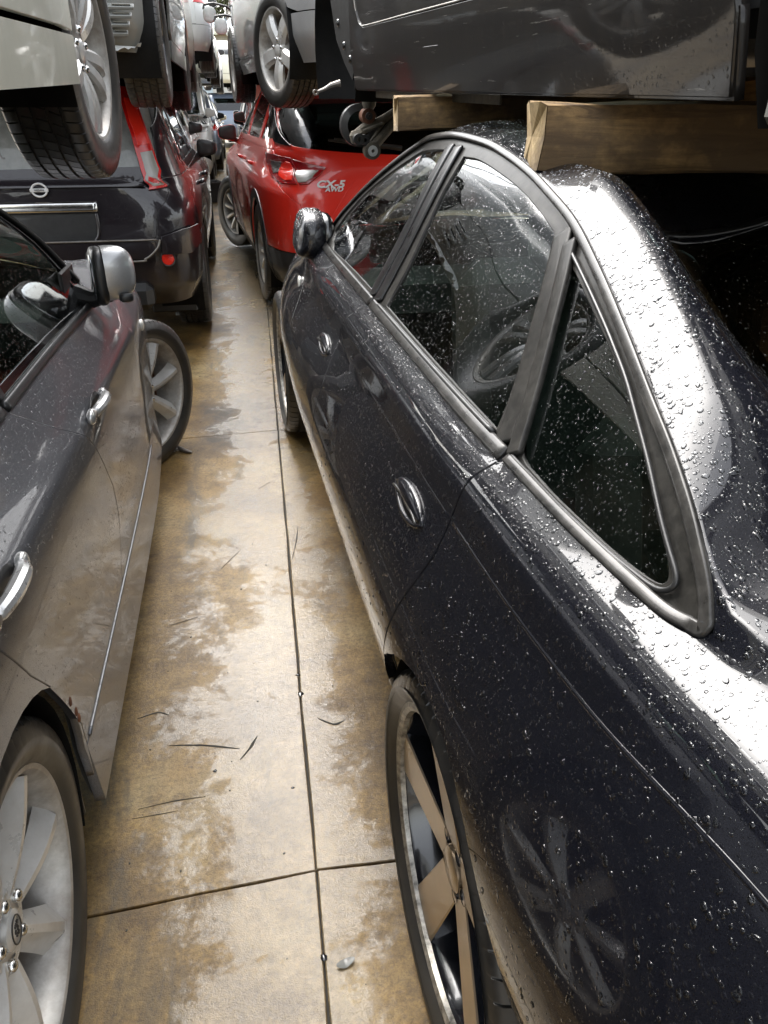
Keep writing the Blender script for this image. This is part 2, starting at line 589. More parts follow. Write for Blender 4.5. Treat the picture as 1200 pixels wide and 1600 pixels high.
def dense(poly, step, closed=True):
    p = np.asarray(poly, float); out = []
    n = len(p)
    for i in range(n if closed else n - 1):
        a, b = p[i], p[(i + 1) % n]
        k = max(1, int(math.ceil(np.linalg.norm(b - a) / step)))
        out.append(a + (b - a) * (np.arange(k) / k)[:, None])
    r = np.concatenate(out)
    return r if closed else np.vstack([r, p[-1:]])

def curve(pts, n=12, closed=False):
    """Catmull-Rom through the points"""
    p = np.asarray(pts, float); m = len(p)
    out = []
    for i in range(m if closed else m - 1):
        if closed:
            a, b, c, d = p[(i - 1) % m], p[i], p[(i + 1) % m], p[(i + 2) % m]
        else:
            a, b, c, d = p[max(i - 1, 0)], p[i], p[i + 1], p[min(i + 2, m - 1)]
        t = (np.arange(n) / n)[:, None]
        out.append(0.5 * (2 * b + (c - a) * t + (2 * a - 5 * b + 4 * c - d) * t**2 + (3 * b - a - 3 * c + d) * t**3))
    r = np.concatenate(out)
    return r if closed else np.vstack([r, p[-1:]])

def inside(poly, q):
    x, y = q[:, 0], q[:, 1]
    r = np.zeros(len(q), bool)
    a = poly; b = np.roll(poly, -1, 0)
    for (x0, y0), (x1, y1) in zip(a, b):
        if y0 == y1:
            continue
        c = ((y0 > y) != (y1 > y)) & (x < (x1 - x0) * (y - y0) / (y1 - y0) + x0)
        r ^= c
    return r

def surf_normal(f, ab, ref, e=1e-3):
    p = f(ab)
    da = f(ab + [e, 0]) - f(ab - [e, 0])
    db = f(ab + [0, e]) - f(ab - [0, e])
    n = np.cross(da, db)
    n /= np.linalg.norm(n, axis=1)[:, None] + 1e-12
    if np.sum((p - ref) * n) < 0:
        n = -n
    return p, n

def panel(name, f, outline, mat, parent, holes=(), step=0.04, bstep=0.02, flange=0.014, off=0.0, ref=(0, 1.3, 0.6),
          lift=None, keep=None, shrink=0.0):
    """sheet cut to `outline` (chart coordinates of the map f), rounded edge and folded rim, exact surface normals"""
    ref = np.array(ref, float)
    out = dense(outline, bstep)
    hs = [dense(h, bstep) for h in holes]
    loops = [out] + hs
    bnd = np.concatenate(loops)
    lo, hi = out.min(0), out.max(0)
    gx = np.arange(lo[0] + step / 2, hi[0], step); gy = np.arange(lo[1] + step / 2, hi[1], step)
    g = np.stack(np.meshgrid(gx, gy), -1).reshape(-1, 2)
    if len(g):
        k = inside(out, g)
        for h in hs:
            k &= ~inside(h, g)
        g = g[k]
    if len(g):
        dmin = np.full(len(g), 9.0)
        for i in range(0, len(bnd), 256):
            dd = np.linalg.norm(g[:, None] - bnd[None, i:i + 256], axis=2).min(1)
            dmin = np.minimum(dmin, dd)
        g = g[dmin > step * 0.45]
    pts = np.concatenate([bnd, g]) if len(g) else bnd
    edges = []; o = 0
    for l in loops:
        n = len(l)
        edges += [(o + i, o + (i + 1) % n) for i in range(n)]
        o += n
    r = delaunay_2d_cdt([Vector(p) for p in pts], edges, [], 0, 1e-7)
    V2 = np.array([tuple(v) for v in r[0]]); T = np.array([t for t in r[2] if len(t) == 3])
    cen = V2[T].mean(1)
    k = inside(out, cen)
    for h in hs:
        k &= ~inside(h, cen)
    T = T[k]
    P, Nn = surf_normal(f, V2, ref)
    if lift is not None:
        P = P + Nn * lift(V2)[:, None]
    P = P + Nn * off
    # orient the triangles along the normal
    tn = np.cross(P[T[:, 1]] - P[T[:, 0]], P[T[:, 2]] - P[T[:, 0]])
    flip = np.sum(tn * Nn[T[:, 0]], 1) < 0
    T[flip] = T[flip][:, ::-1]
    verts = [P]; norms = [Nn]; faces = [tuple(t) for t in T]
    if keep is not None:
        keep.append((P.copy(), T.copy(), Nn.copy()))
    if flange:
        base = len(P)
        for l in loops:
            n = len(l)
            Q, M = surf_normal(f, l, ref)
            if lift is not None:
                Q = Q + M * lift(l)[:, None]
            Q = Q + M * off
            t = np.roll(Q, -1, 0) - np.roll(Q, 1, 0)
            t /= np.linalg.norm(t, axis=1)[:, None] + 1e-12
            s = np.cross(t, M); s /= np.linalg.norm(s, axis=1)[:, None] + 1e-12
            area = 0.5 * np.sum(l[:, 0] * np.roll(l[:, 1], -1) - np.roll(l[:, 0], -1) * l[:, 1])
            # which side is out: test a point
            j = n // 3
            pr = f(l[j:j + 1] + 0)[0]
            probe = l[j] + np.array([(l[(j + 1) % n] - l[j - 1])[1], -(l[(j + 1) % n] - l[j - 1])[0]]) * 0.2
            ins = inside(out, probe[None])[0]
            for h in hs:
                ins = ins and not inside(h, probe[None])[0]
            pp = f(probe[None])[0]
            sgn = 1.0 if np.dot(pp - pr, s[j]) > 0 else -1.0
            if ins: sgn = -sgn
            s = s * sgn
            rb = min(0.0015, flange * 0.3)
            rings = [(Q, M), (Q + s * rb - M * rb, (s * 0.85 + M * 0.5)), (Q + s * rb - M * flange, s)]
            idx = []
            for q, nn in rings:
                nn = nn / np.linalg.norm(nn, axis=1)[:, None]
                idx.append(base); verts.append(q); norms.append(nn); base += n
            for a in range(2):
                for i in range(n):
                    k2 = (i + 1) % n
                    qd = (idx[a] + i, idx[a] + k2, idx[a + 1] + k2, idx[a + 1] + i)
                    faces.append(qd if sgn < 0 else qd[::-1])
    verts = np.concatenate(verts); norms = np.concatenate(norms)
    return mk(name, verts, faces, mat, parent, True, norms)

def grid_part(name, f, a0, a1, na, b0, b1, nb, mat, parent, ref=(0, 1.3, 0.6), off=0.0, keep=None):
    A, B = np.meshgrid(np.linspace(a0, a1, na), np.linspace(b0, b1, nb), indexing='ij')
    ab = np.stack([A, B], -1).reshape(-1, 2)
    P, Nn = surf_normal(f, ab, np.array(ref, float))
    P = P + Nn * off
    fc = []
    for i in range(na - 1):
        for j in range(nb - 1):
            fc.append((i * nb + j, i * nb + j + 1, (i + 1) * nb + j + 1, (i + 1) * nb + j))
    q = fc[len(fc) // 2]
    tn = np.cross(P[q[1]] - P[q[0]], P[q[2]] - P[q[0]])
    if np.dot(tn, Nn[q[0]]) < 0:
        fc = [t[::-1] for t in fc]
    if keep is not None:
        T = np.array([(a, b, c) for a, b, c, d in fc] + [(a, c, d) for a, b, c, d in fc])
        keep.append((P.copy(), T, Nn.copy()))
    return mk(name, P, fc, mat, parent, True, Nn)

def strip(name, f, path, mat, parent, half_w, half_h, closed=False, off=0.0, ref=(0, 1.3, 0.6), n=10, power=1.0, taper=True):
    """moulding laid on the surface along a chart path"""
    path = np.asarray(path, float)
    P, M = surf_normal(f, path, np.array(ref, float))
    P = P + M * off
    m = len(P)
    t = (np.roll(P, -1, 0) - np.roll(P, 1, 0)) if closed else np.gradient(P, axis=0)
    t /= np.linalg.norm(t, axis=1)[:, None] + 1e-12
    s = np.cross(t, M); s /= np.linalg.norm(s, axis=1)[:, None]
    th = np.arange(n) / n * 2 * np.pi
    c = np.sign(np.cos(th)) * np.abs(np.cos(th)) ** power; d = np.sign(np.sin(th)) * np.abs(np.sin(th)) ** power
    hw = np.broadcast_to(np.asarray(half_w, float), (m,)); hh = np.broadcast_to(np.asarray(half_h, float), (m,))
    V = P[:, None] + s[:, None] * (c[None, :, None] * hw[:, None, None]) + M[:, None] * (d[None, :, None] * hh[:, None, None])
    f_ = []
    for i in range(m if closed else m - 1):
        q = (i + 1) % m
        for j in range(n):
            k = (j + 1) % n
            f_.append((i * n + j, i * n + k, q * n + k, q * n + j))
    if not closed:
        f_.append(tuple(range(n))[::-1]); f_.append(tuple(range((m - 1) * n, m * n)))
    V = V.reshape(-1, 3)
    q = f_[len(f_) // 2]
    tn = np.cross(V[q[1]] - V[q[0]], V[q[2]] - V[q[0]]); cc = V[(q[0] // n) * n:(q[0] // n) * n + n].mean(0)
    if np.dot(tn, V[q[0]] - cc) < 0:
        f_ = [x[::-1] for x in f_]
    return mk(name, V, f_, mat, parent)

def scatter_drops(name, kept, mat, parent, count, rmin, rmax, weight=None, power=2.5, hgt=0.42, seed=1):
    """rain beads lying on the given sheets, one object"""
    g = np.random.default_rng(seed)
    A, Bv, Cv, Nn = [], [], [], []
    for P, T, Nv in kept:
        A.append(P[T[:, 0]]); Bv.append(P[T[:, 1]]); Cv.append(P[T[:, 2]]); Nn.append(Nv[T].mean(1))
    A, Bv, Cv, Nn = map(np.concatenate, (A, Bv, Cv, Nn))
    Nn /= np.linalg.norm(Nn, axis=1)[:, None]
    ar = 0.5 * np.linalg.norm(np.cross(Bv - A, Cv - A), axis=1)
    w = ar.copy()
    if weight is not None:
        w *= weight((A + Bv + Cv) / 3, Nn)
    w /= w.sum()
    ti = g.choice(len(w), count, p=w)
    u = g.random((count, 2)); fl = u.sum(1) > 1; u[fl] = 1 - u[fl]
    P = A[ti] + (Bv[ti] - A[ti]) * u[:, :1] + (Cv[ti] - A[ti]) * u[:, 1:]
    M = Nn[ti]
    r = rmin + (rmax - rmin) * g.random(count) ** power
    down = np.array([0, 0, -1.0]) - M * (-M[:, 2:3])
    ln = np.linalg.norm(down, axis=1)[:, None]
    a = np.where(ln > 0.05, down / (ln + 1e-9), np.cross(M, [1.0, 0.2, 0]))
    ang = g.normal(0, 0.7, count)[:, None]
    b = np.cross(M, a)
    a, b = a * np.cos(ang) + b * np.sin(ang), b * np.cos(ang) - a * np.sin(ang)
    ea = g.uniform(0.85, 1.3, count) + (g.random(count) < .12) * g.uniform(0, .8, count); eb = g.uniform(0.75, 1.05, count)
    seg = 8
    th = np.arange(seg) / seg * 2 * np.pi
    rings = [(1.0, 0.0), (0.82, 0.62), (0.45, 0.93)]
    V = []
    wob = 1 + g.normal(0, 0.10, (count, seg))
    for rr, hh in rings:
        V.append(P[:, None] + (a[:, None] * (np.cos(th) * rr)[None, :, None] * (r * ea)[:, None, None]
                 + b[:, None] * (np.sin(th) * rr)[None, :, None] * (r * eb)[:, None, None]) * wob[:, :, None]
                 + M[:, None] * (r * hgt * hh)[:, None, None])
    V.append((P + M * (r * hgt)[:, None])[:, None])
    V = np.concatenate(V, 1)          # count, 25, 3
    tpl = []
    for k in range(2):
        for j in range(seg):
            q = (j + 1) % seg
            tpl += [(k * seg + j, k * seg + q, (k + 1) * seg + q), (k * seg + j, (k + 1) * seg + q, (k + 1) * seg + j)]
    for j in range(seg):
        tpl.append((2 * seg + j, 2 * seg + (j + 1) % seg, 3 * seg))
    tpl = np.array(tpl)
    F = (tpl[None] + (np.arange(count) * (3 * seg + 1))[:, None, None]).reshape(-1, 3)
    me = bpy.data.meshes.new(name)
    V = V.reshape(-1, 3)
    me.vertices.add(len(V)); me.vertices.foreach_set('co', V.ravel())
    me.loops.add(F.size); me.loops.foreach_set('vertex_index', F.ravel().astype(np.int32))
    me.polygons.add(len(F)); me.polygons.foreach_set('loop_start', (np.arange(len(F)) * 3).astype(np.int32))
    me.polygons.foreach_set('use_smooth', np.ones(len(F), bool))
    me.materials.append(mat)
    me.update(); me.validate()
    o = bpy.data.objects.new(name, me)
    COL.objects.link(o)
    o.parent = parent
    o['kind'] = 'stuff'
    return o

def text_part(name, body, size, mat, parent, matrix, extrude=0.003, shear=0.0, weight=0.0):
    cu = bpy.data.curves.new(name, 'FONT')
    cu.body = body; cu.size = size; cu.extrude = extrude; cu.shear = shear; cu.offset = weight
    cu.align_x = 'CENTER'; cu.align_y = 'CENTER'; cu.resolution_u = 3
    t = bpy.data.objects.new(name + '_curve', cu)
    COL.objects.link(t)
    dg = bpy.context.evaluated_depsgraph_get()
    me = bpy.data.meshes.new_from_object(t.evaluated_get(dg))
    bpy.data.objects.remove(t)
    bpy.data.curves.remove(cu)
    me.materials.clear(); me.materials.append(mat)
    me.name = name
    me.transform(matrix)
    o = bpy.data.objects.new(name, me)
    COL.objects.link(o)
    if parent is not None: o.parent = parent
    return o

# ---------------------------------------------------------------- car surfaces
class Sec:
    """body side as cross-sections: each knot is a lengthwise line (y -> half width, height)"""
    def __init__(s, knots, crease=None, warp=None):
        s.warp = warp
        s.k = [np.array(k, float) for k in knots]
        s.cr = crease or {}
    def lines(s, y):
        h = np.stack([pchip(k[:, 0], k[:, 1], y) for k in s.k], 1)
        z = np.stack([pchip(k[:, 0], k[:, 2], y) for k in s.k], 1)
        return np.stack([h, z], -1)          # n, K, 2
    def hz(s, y, v):
        y = np.asarray(y, float); v = np.asarray(v, float)
        if s.warp is not None:
            v = np.interp(v, *s.warp)
        Lk = s.lines(y); K = Lk.shape[1]
        seg = Lk[:, 1:] - Lk[:, :-1]
        ln = np.linalg.norm(seg, axis=2) + 1e-6
        d = seg / ln[..., None]
        tl = np.empty_like(Lk); tr = np.empty_like(Lk)
        tl[:, 0] = tr[:, 0] = d[:, 0]; tl[:, -1] = tr[:, -1] = d[:, -1]
        tr[:, -1] = tl[:, -1] = np.array([-1.0, 0.0]) * 0.6 + d[:, -1] * 0.4
        c = (d[:, 1:] * ln[:, :-1, None] + d[:, :-1] * ln[:, 1:, None]) / (ln[:, :-1, None] + ln[:, 1:, None])
        tl[:, 1:-1] = c; tr[:, 1:-1] = c
        for k, soft in s.cr.items():
            tl[:, k] = c[:, k - 1] * soft + d[:, k - 1] * (1 - soft)
            tr[:, k] = c[:, k - 1] * soft + d[:, k] * (1 - soft)
        i = np.clip(np.floor(v).astype(int), 0, K - 2)
        t = (v - i)[:, None]
        r = np.arange(len(y))
        a, b = Lk[r, i], Lk[r, i + 1]
        l = ln[r, i][:, None]
        return ((2 * t**3 - 3 * t**2 + 1) * a + (t**3 - 2 * t**2 + t) * l * tr[r, i]
                + (-2 * t**3 + 3 * t**2) * b + (t**3 - t**2) * l * tl[r, i + 1])
    def f(s, side):
        def g(ab):
            ab = np.asarray(ab, float)
            q = s.hz(ab[:, 0], ab[:, 1] / VS)
            return np.stack([side * q[:, 0], ab[:, 0], q[:, 1]], -1)
        return g
    def v_at(s, y, z, vmax=5.0):
        """v of height z on station y (below the belt)"""
        y = np.atleast_1d(np.asarray(y, float)); z = np.broadcast_to(np.asarray(z, float), y.shape)
        vv = np.linspace(0, vmax, 161)
        out = []
        for yy, zz in zip(y, z):
            q = s.hz(np.full(161, yy), vv)[:, 1]
            out.append(np.interp(zz, q, vv))
        return np.array(out)
VS = 0.2    # chart units per knot step, near the real spacing
class Slices:
    """car body as a stack of rounded plan outlines; chart (s, z): s metres round the half outline from the tail centre"""
    def __init__(s, rows):
        r = np.array(rows, float)
        z0, z1 = r[0, 0], r[-1, 0]
        base = np.linspace(z0, z1, 260)
        s.Z = np.unique(np.concatenate([base, np.linspace(r[-5, 0] - 0.05, z1, 200)]))
        hw, yr, yf, nx = [pchip(r[:, 0], r[:, k], s.Z) for k in (1, 2, 3, 4)]
        th = np.linspace(-np.pi / 2, np.pi / 2, 1201)
        # finer near the four "corners" of the superellipse
        NU = 420
        s.U = np.linspace(0, 1, NU)
        X = np.zeros((len(s.Z), NU)); Y = np.zeros_like(X)
        for i in range(len(s.Z)):
            c, sn = np.cos(th), np.sin(th)
            x = hw[i] * np.abs(c) ** (2 / nx[i]); y = (yr[i] + yf[i]) / 2 + (yf[i] - yr[i]) / 2 * np.sign(sn) * np.abs(sn) ** (2 / nx[i])
            d = np.concatenate([[0], np.cumsum(np.hypot(np.diff(x), np.diff(y)))])
            if i == 0 or True:
                s.L = d[-1] if i == np.argmin(abs(s.Z - 0.6)) else getattr(s, 'L', d[-1])
            X[i] = np.interp(s.U, d / d[-1], x); Y[i] = np.interp(s.U, d / d[-1], y)
        s.X, s.Y = X, Y
    def pt(s, ab):
        ab = np.asarray(ab, float)
        sg = np.where(ab[:, 0] < 0, -1.0, 1.0)
        u = np.clip(np.abs(ab[:, 0]) / s.L, 0, 1) * (len(s.U) - 1)
        zi = np.interp(ab[:, 1], s.Z, np.arange(len(s.Z)))
        i = np.clip(u.astype(int), 0, len(s.U) - 2); t = u - i
        j = np.clip(zi.astype(int), 0, len(s.Z) - 2); w = zi - j
        def bl(T):
            return (T[j, i] * (1 - t) + T[j, i + 1] * t) * (1 - w) + (T[j + 1, i] * (1 - t) + T[j + 1, i + 1] * t) * w
        return np.stack([sg * bl(s.X), bl(s.Y), np.clip(ab[:, 1], s.Z[0], s.Z[-1])], -1)
    def row(s, z):
        zi = np.interp(z, s.Z, np.arange(len(s.Z))); j = min(int(zi), len(s.Z) - 2); w = zi - j
        return s.X[j] * (1 - w) + s.X[j + 1] * w, s.Y[j] * (1 - w) + s.Y[j + 1] * w
    def side(s, pts, sg=1):
        """(y, z) points -> chart"""
        o = []
        for y, z in pts:
            X, Y = s.row(z)
            o.append((sg * np.interp(y, Y, s.U) * s.L, z))
        return o
    def rear(s, pts):
        """(x, z) points on the tail -> chart"""
        o = []
        for x, z in pts:
            X, Y = s.row(z)
            k = np.argmax(X)
            xx = min(abs(x), X[k] * 0.9995)
            o.append((math.copysign(np.interp(xx, X[:k + 1], s.U[:k + 1]) * s.L, x), z))
        return o
    def front(s, pts):
        o = []
        for x, z in pts:
            X, Y = s.row(z)
            k = np.argmax(X)
            xx = min(abs(x), X[k] * 0.9995)
            o.append((math.copysign(np.interp(xx, X[k:][::-1], s.U[k:][::-1]) * s.L, x), z))
        return o

def arc(y, z, r, a0, a1, n=18):
    a = np.linspace(R(a0), R(a1), n)
    return [(y + r * math.cos(t), z + r * math.sin(t)) for t in a]
def suv_rows(hw, yr, yf, zs, hood, belt, roof, cowl, head, rbase, rtop, tum=.2, n=8.5, low=.06):
    return [
        (zs, hw - low, yr + .12, yf - .14, n), (zs + .14, hw - .012, yr + .015, yf - .02, n), (zs + .35, hw, yr, yf, n), (hood - .16, hw - .004, yr + .012, yf - .05, n),
        (hood - .05, hw - .03, yr + .03, yf - .16, n * .85), (hood, hw - .05, max(rbase - .05, yr + .035) if rbase < yr + .3 else yr + .06, yf - .42, n * .7), (belt, hw - .075, rbase, cowl, n * .8),
        (belt + (roof - belt) * .38, hw - .075 - tum * .40, rbase + (rtop - rbase) * .36, cowl + (head - cowl) * .42, n * .8),
        (roof - .13, hw - .08 - tum * .85, rtop, head, n * .75), (roof - .07, hw - .10 - tum, rtop + .07, head - .14, n * .7), (roof - .03, hw - .18 - tum, rtop + .22, head - .42, n * .55),
        (roof - .008, hw * .45, rtop + .6, head - .85, 3), (roof, .02, (rtop + head) / 2 - .05, (rtop + head) / 2 + .05, 2)]

CX5_ROWS = suv_rows(.905, -.97, 3.57, .24, 1.02, 1.12, 1.66, 2.55, 1.55, -.88, -.42, .2, 7.0)
XT_ROWS = suv_rows(.86, -.86, 3.55, .30, .98, 1.02, 1.66, 2.45, 1.5, -.80, -.52, .2, 9.0)
# ---------------------------------------------------------------- wheels
def tyre_mesh(name, Rt, Rr, w, mat, parent, blocks=64, detail=True, tread=True):
    """tread across x in [-w/2, w/2] with ring grooves and cross sipes; axis X"""
    h = w / 2
    sh = 0.018
    prof = [(-h * 0.82, Rr, 0, 0), (-h * 0.93, Rr + 0.012, 0, 0), (-h, (Rt + Rr) / 2, 0, 0), (-h * 0.985, Rt - 0.036, 0, 0), (-h * 0.93, Rt - sh * 0.7, 0, 0.3), (-h * 0.85, Rt - 0.004, 0, 1)]
    gr = [-0.52, -0.18, 0.18, 0.52]
    x = -0.80
    for g in gr:
        prof += [((g - 0.045) * h, Rt, 0, 1), ((g - 0.035) * h, Rt - 0.008, 0, 0), ((g + 0.035) * h, Rt - 0.008, 0, 0), ((g + 0.045) * h, Rt, 0, 1)]
    prof += [(h * 0.85, Rt - 0.004, 0, 1), (h * 0.93, Rt - sh * 0.7, 0, 0.3), (h * 0.985, Rt - 0.036, 0, 0), (h, (Rt + Rr) / 2, 0, 0), (h * 0.93, Rr + 0.012, 0, 0), (h * 0.82, Rr, 0, 0)]
    prof = np.array(prof)
    if tread and detail:
        fr = []
        for b in range(blocks):
            fr += [(b, 0), (b + 0.04, 1), (b + 0.10, 1), (b + 0.14, 0)]
        th = np.array([a for a, _ in fr]) / blocks * 2 * np.pi
        dp = np.array([d for _, d in fr]) * 0.0045
    else:
        th = np.arange(72 if detail else 40) / (72 if detail else 40) * 2 * np.pi
        dp = np.zeros(len(th))
    m = len(prof); n = len(th)
    skew = np.where(np.abs(prof[:, 0]) > 0.55 * h, 0.0, 0.10) * (1 if detail else 0)
    V = np.zeros((n, m, 3))
    for i in range(n):
        a = th[i] + prof[:, 0] / h * skew + np.abs(prof[:, 0]) / h * 0.05
        r = prof[:, 1] - dp[i] * prof[:, 3]
        V[i] = np.stack([prof[:, 0], r * np.cos(a), r * np.sin(a)], -1)
    f = []
    for i in range(n):
        k = (i + 1) % n
        for j in range(m - 1):
            f.append((i * m + j, k * m + j, k * m + j + 1, i * m + j + 1))
    o = mk(name, V.reshape(-1, 3), f, mat, parent)
    return auto_sharp(o, 40)

def spoke_geo(mb, ang, r0, r1, w0, w1, x0, x1, thick, mi=0, curvef=0.0, bow=0.0, bev=0.15, tw=0.0, n=9, side_mi=None):
    """one spoke from radius r0 to r1; x = outward position of its face; ang in degrees"""
    t = np.linspace(0, 1, n)
    r = r0 + (r1 - r0) * t
    w = w0 + (w1 - w0) * t
    x = x0 + (x1 - x0) * t + bow * np.sin(np.pi * t)
    a0 = R(ang)
    V = []
    for i in range(n):
        a = a0 + curvef * t[i] ** 1.5
        rad = np.array([0, math.cos(a), math.sin(a)]); tan = np.array([0, -math.sin(a), math.cos(a)]); ax = np.array([1.0, 0, 0])
        c = rad * r[i] + ax * x[i]
        hw = w[i] / 2; b = bev * hw
        tk = thick
        pr = [(-hw * 0.85, -tk), (-hw, -b), (-hw + b, 0), (hw - b, 0), (hw, -b), (hw * 0.85, -tk)]
        for p, q in pr:
            V.append(c + tan * p + ax * (q + tw * p))
    F = []; M = []
    for i in range(n - 1):
        for j in range(5):
            F.append((i * 6 + j, i * 6 + j + 1, (i + 1) * 6 + j + 1, (i + 1) * 6 + j))
            M.append(mi if j in (1, 2, 3) else (mi if side_mi is None else side_mi))
    o = len(mb.v)
    mb.v += [tuple(p) for p in V]; mb.f += [tuple(k + o for k in q) for q in F]; mb.m += M

def make_wheel(parent, loc, rz, outward, Rt, Rr, w, style, M, detail=True, tilt=0.0, spin=0.0, camber=0.0, tyre='rubber'):
    """wheel > tyre, hub_cap, wheel_nut, brake_disc; axis X, face towards +X before turning"""
    mb = MB()
    h = w / 2
    off = style.get('offset', 0.0)
    fx = h * 0.80                      # rim lip position
    prof = [(-h * 0.8, Rr + 0.006), (-h * 0.75, Rr - 0.012), (-h * 0.2, Rr - 0.03), (h * 0.3, Rr - 0.022), (fx - 0.02, Rr - 0.012), (fx - 0.004, Rr - 0.008), (fx + 0.004, Rr - 0.002), (fx + 0.006, Rr + 0.006), (fx, Rr + 0.012), (fx - 0.01, Rr + 0.012)]
    mb.lathe(prof, 72 if detail else 36, mi=1)
    if style.get('lip'):
        mb.lathe([(fx - 0.006, Rr - 0.012), (fx + 0.003, Rr - 0.010), (fx + 0.008, Rr - 0.002), (fx + 0.007, Rr + 0.006)], 72, mi=2)
    n = style['n']
    for k in range(n):
        a = spin + 360.0 * k / n
        for sp in style['spokes']:
            spoke_geo(mb, a + sp.get('da', 0), sp['r0'], Rr - 0.012, sp['w0'], sp['w1'], fx + sp['x0'] + off, fx + sp['x1'], sp.get('th', 0.03), mi=0, curvef=sp.get('curve', 0), bow=sp.get('bow', 0), bev=sp.get('bev', 0.2), side_mi=sp.get('side'), tw=sp.get('tw', 0))
    hr = style.get('hub', 0.07)
    xh = fx + style['spokes'][0]['x0'] + off
    mb.lathe([(xh - 0.05, hr * 1.05), (xh - 0.006, hr * 1.02), (xh, hr * 0.9), (xh - 0.004, hr * 0.5), (xh - 0.012, hr * 0.42), (xh - 0.012, 0.001)], 40, mi=0)
    mats = [M[style['face']], M[style['barrel']], M[style.get('lipmat', 'chrome')]]
    wob = mb.build('wheel', None, parent, mats=mats, sharp=30)
    wob.location = loc
    e = Matrix.Rotation(rz, 4, 'Z') @ Matrix.Rotation(camber, 4, 'Y')
    if outward < 0:
        e = e @ Matrix.Rotation(math.pi, 4, 'Z')
    wob.rotation_euler = e.to_euler()
    tyre_mesh('tyre', Rt, Rr + 0.004, w, M[tyre], wob, detail=detail, tread=detail)
    d = MB()
    d.lathe([(xh - 0.085, 0.06), (xh - 0.085, Rr * 0.72), (xh - 0.11, Rr * 0.72), (xh - 0.11, 0.05)], 48)
    if detail:
        d.box((xh - 0.09, Rr * 0.55, 0.0), (0.075, 0.07, 0.2), bev=0.015)
    d.build('brake_disc', M['rust'], wob)
    if detail:
        cap = MB()
        cr = style.get('cap', 0.032)
        cap.lathe([(xh - 0.012, cr), (xh + 0.004, cr), (xh + 0.008, cr * 0.8), (xh + 0.009, 0.001)], 28)
        c = cap.build('hub_cap', M[style.get('capmat', style['face'])], wob)
        if style.get('emblem'):
            em = MB()
            xe = xh + 0.0095
            th = np.linspace(0, 2 * np.pi, 29)[:-1]
            em.tube([(xe, math.sin(t) * cr * 0.62, math.cos(t) * cr * 0.8) for t in th], 0.0012, 6, closed=True)
            for (ey, ez, er) in [(0.3, 0.3, .2), (-0.1, 0.35, .11), (-0.3, 0.05, .11), (-0.2, -0.3, .11), (0.15, -0.4, .11), (0.25, -0.1, .11)]:
                for a in (0, 45, 90, 135):
                    dy, dz = math.cos(R(a)) * er * cr, math.sin(R(a)) * er * cr
                    em.tube([(xe, ey * cr * .6 - dy, ez * cr * .8 - dz), (xe, ey * cr * .6 + dy, ez * cr * .8 + dz)], 0.0009, 5)
            em.build('emblem', M['darkmetal'], c) if False else em.build('emblem', M['darkmetal'], wob)
        nn = style.get('nuts', 5)
        pr = style.get('pcd', 0.05)
        for k in range(nn):
            a = R(spin + style.get('nutoff', 36) + 360 / nn * k)
            nm = MB()
            if style.get('hole'):
                nm.lathe([(xh - 0.02, 0.001), (xh - 0.02, 0.011), (xh + 0.001, 0.0125), (xh + 0.0015, 0.0135)], 16, c=(0, pr * math.cos(a), pr * math.sin(a)))
            else:
                nm.lathe([(xh - 0.02, 0.0105), (xh + 0.002, 0.0105), (xh + 0.006, 0.009), (xh + 0.009, 0.005), (xh + 0.0095, 0.0005)], 12, c=(0, pr * math.cos(a), pr * math.sin(a)))
            nm.build('wheel_nut', M[style.get('nutmat', 'chrome')], wob)
    return wob
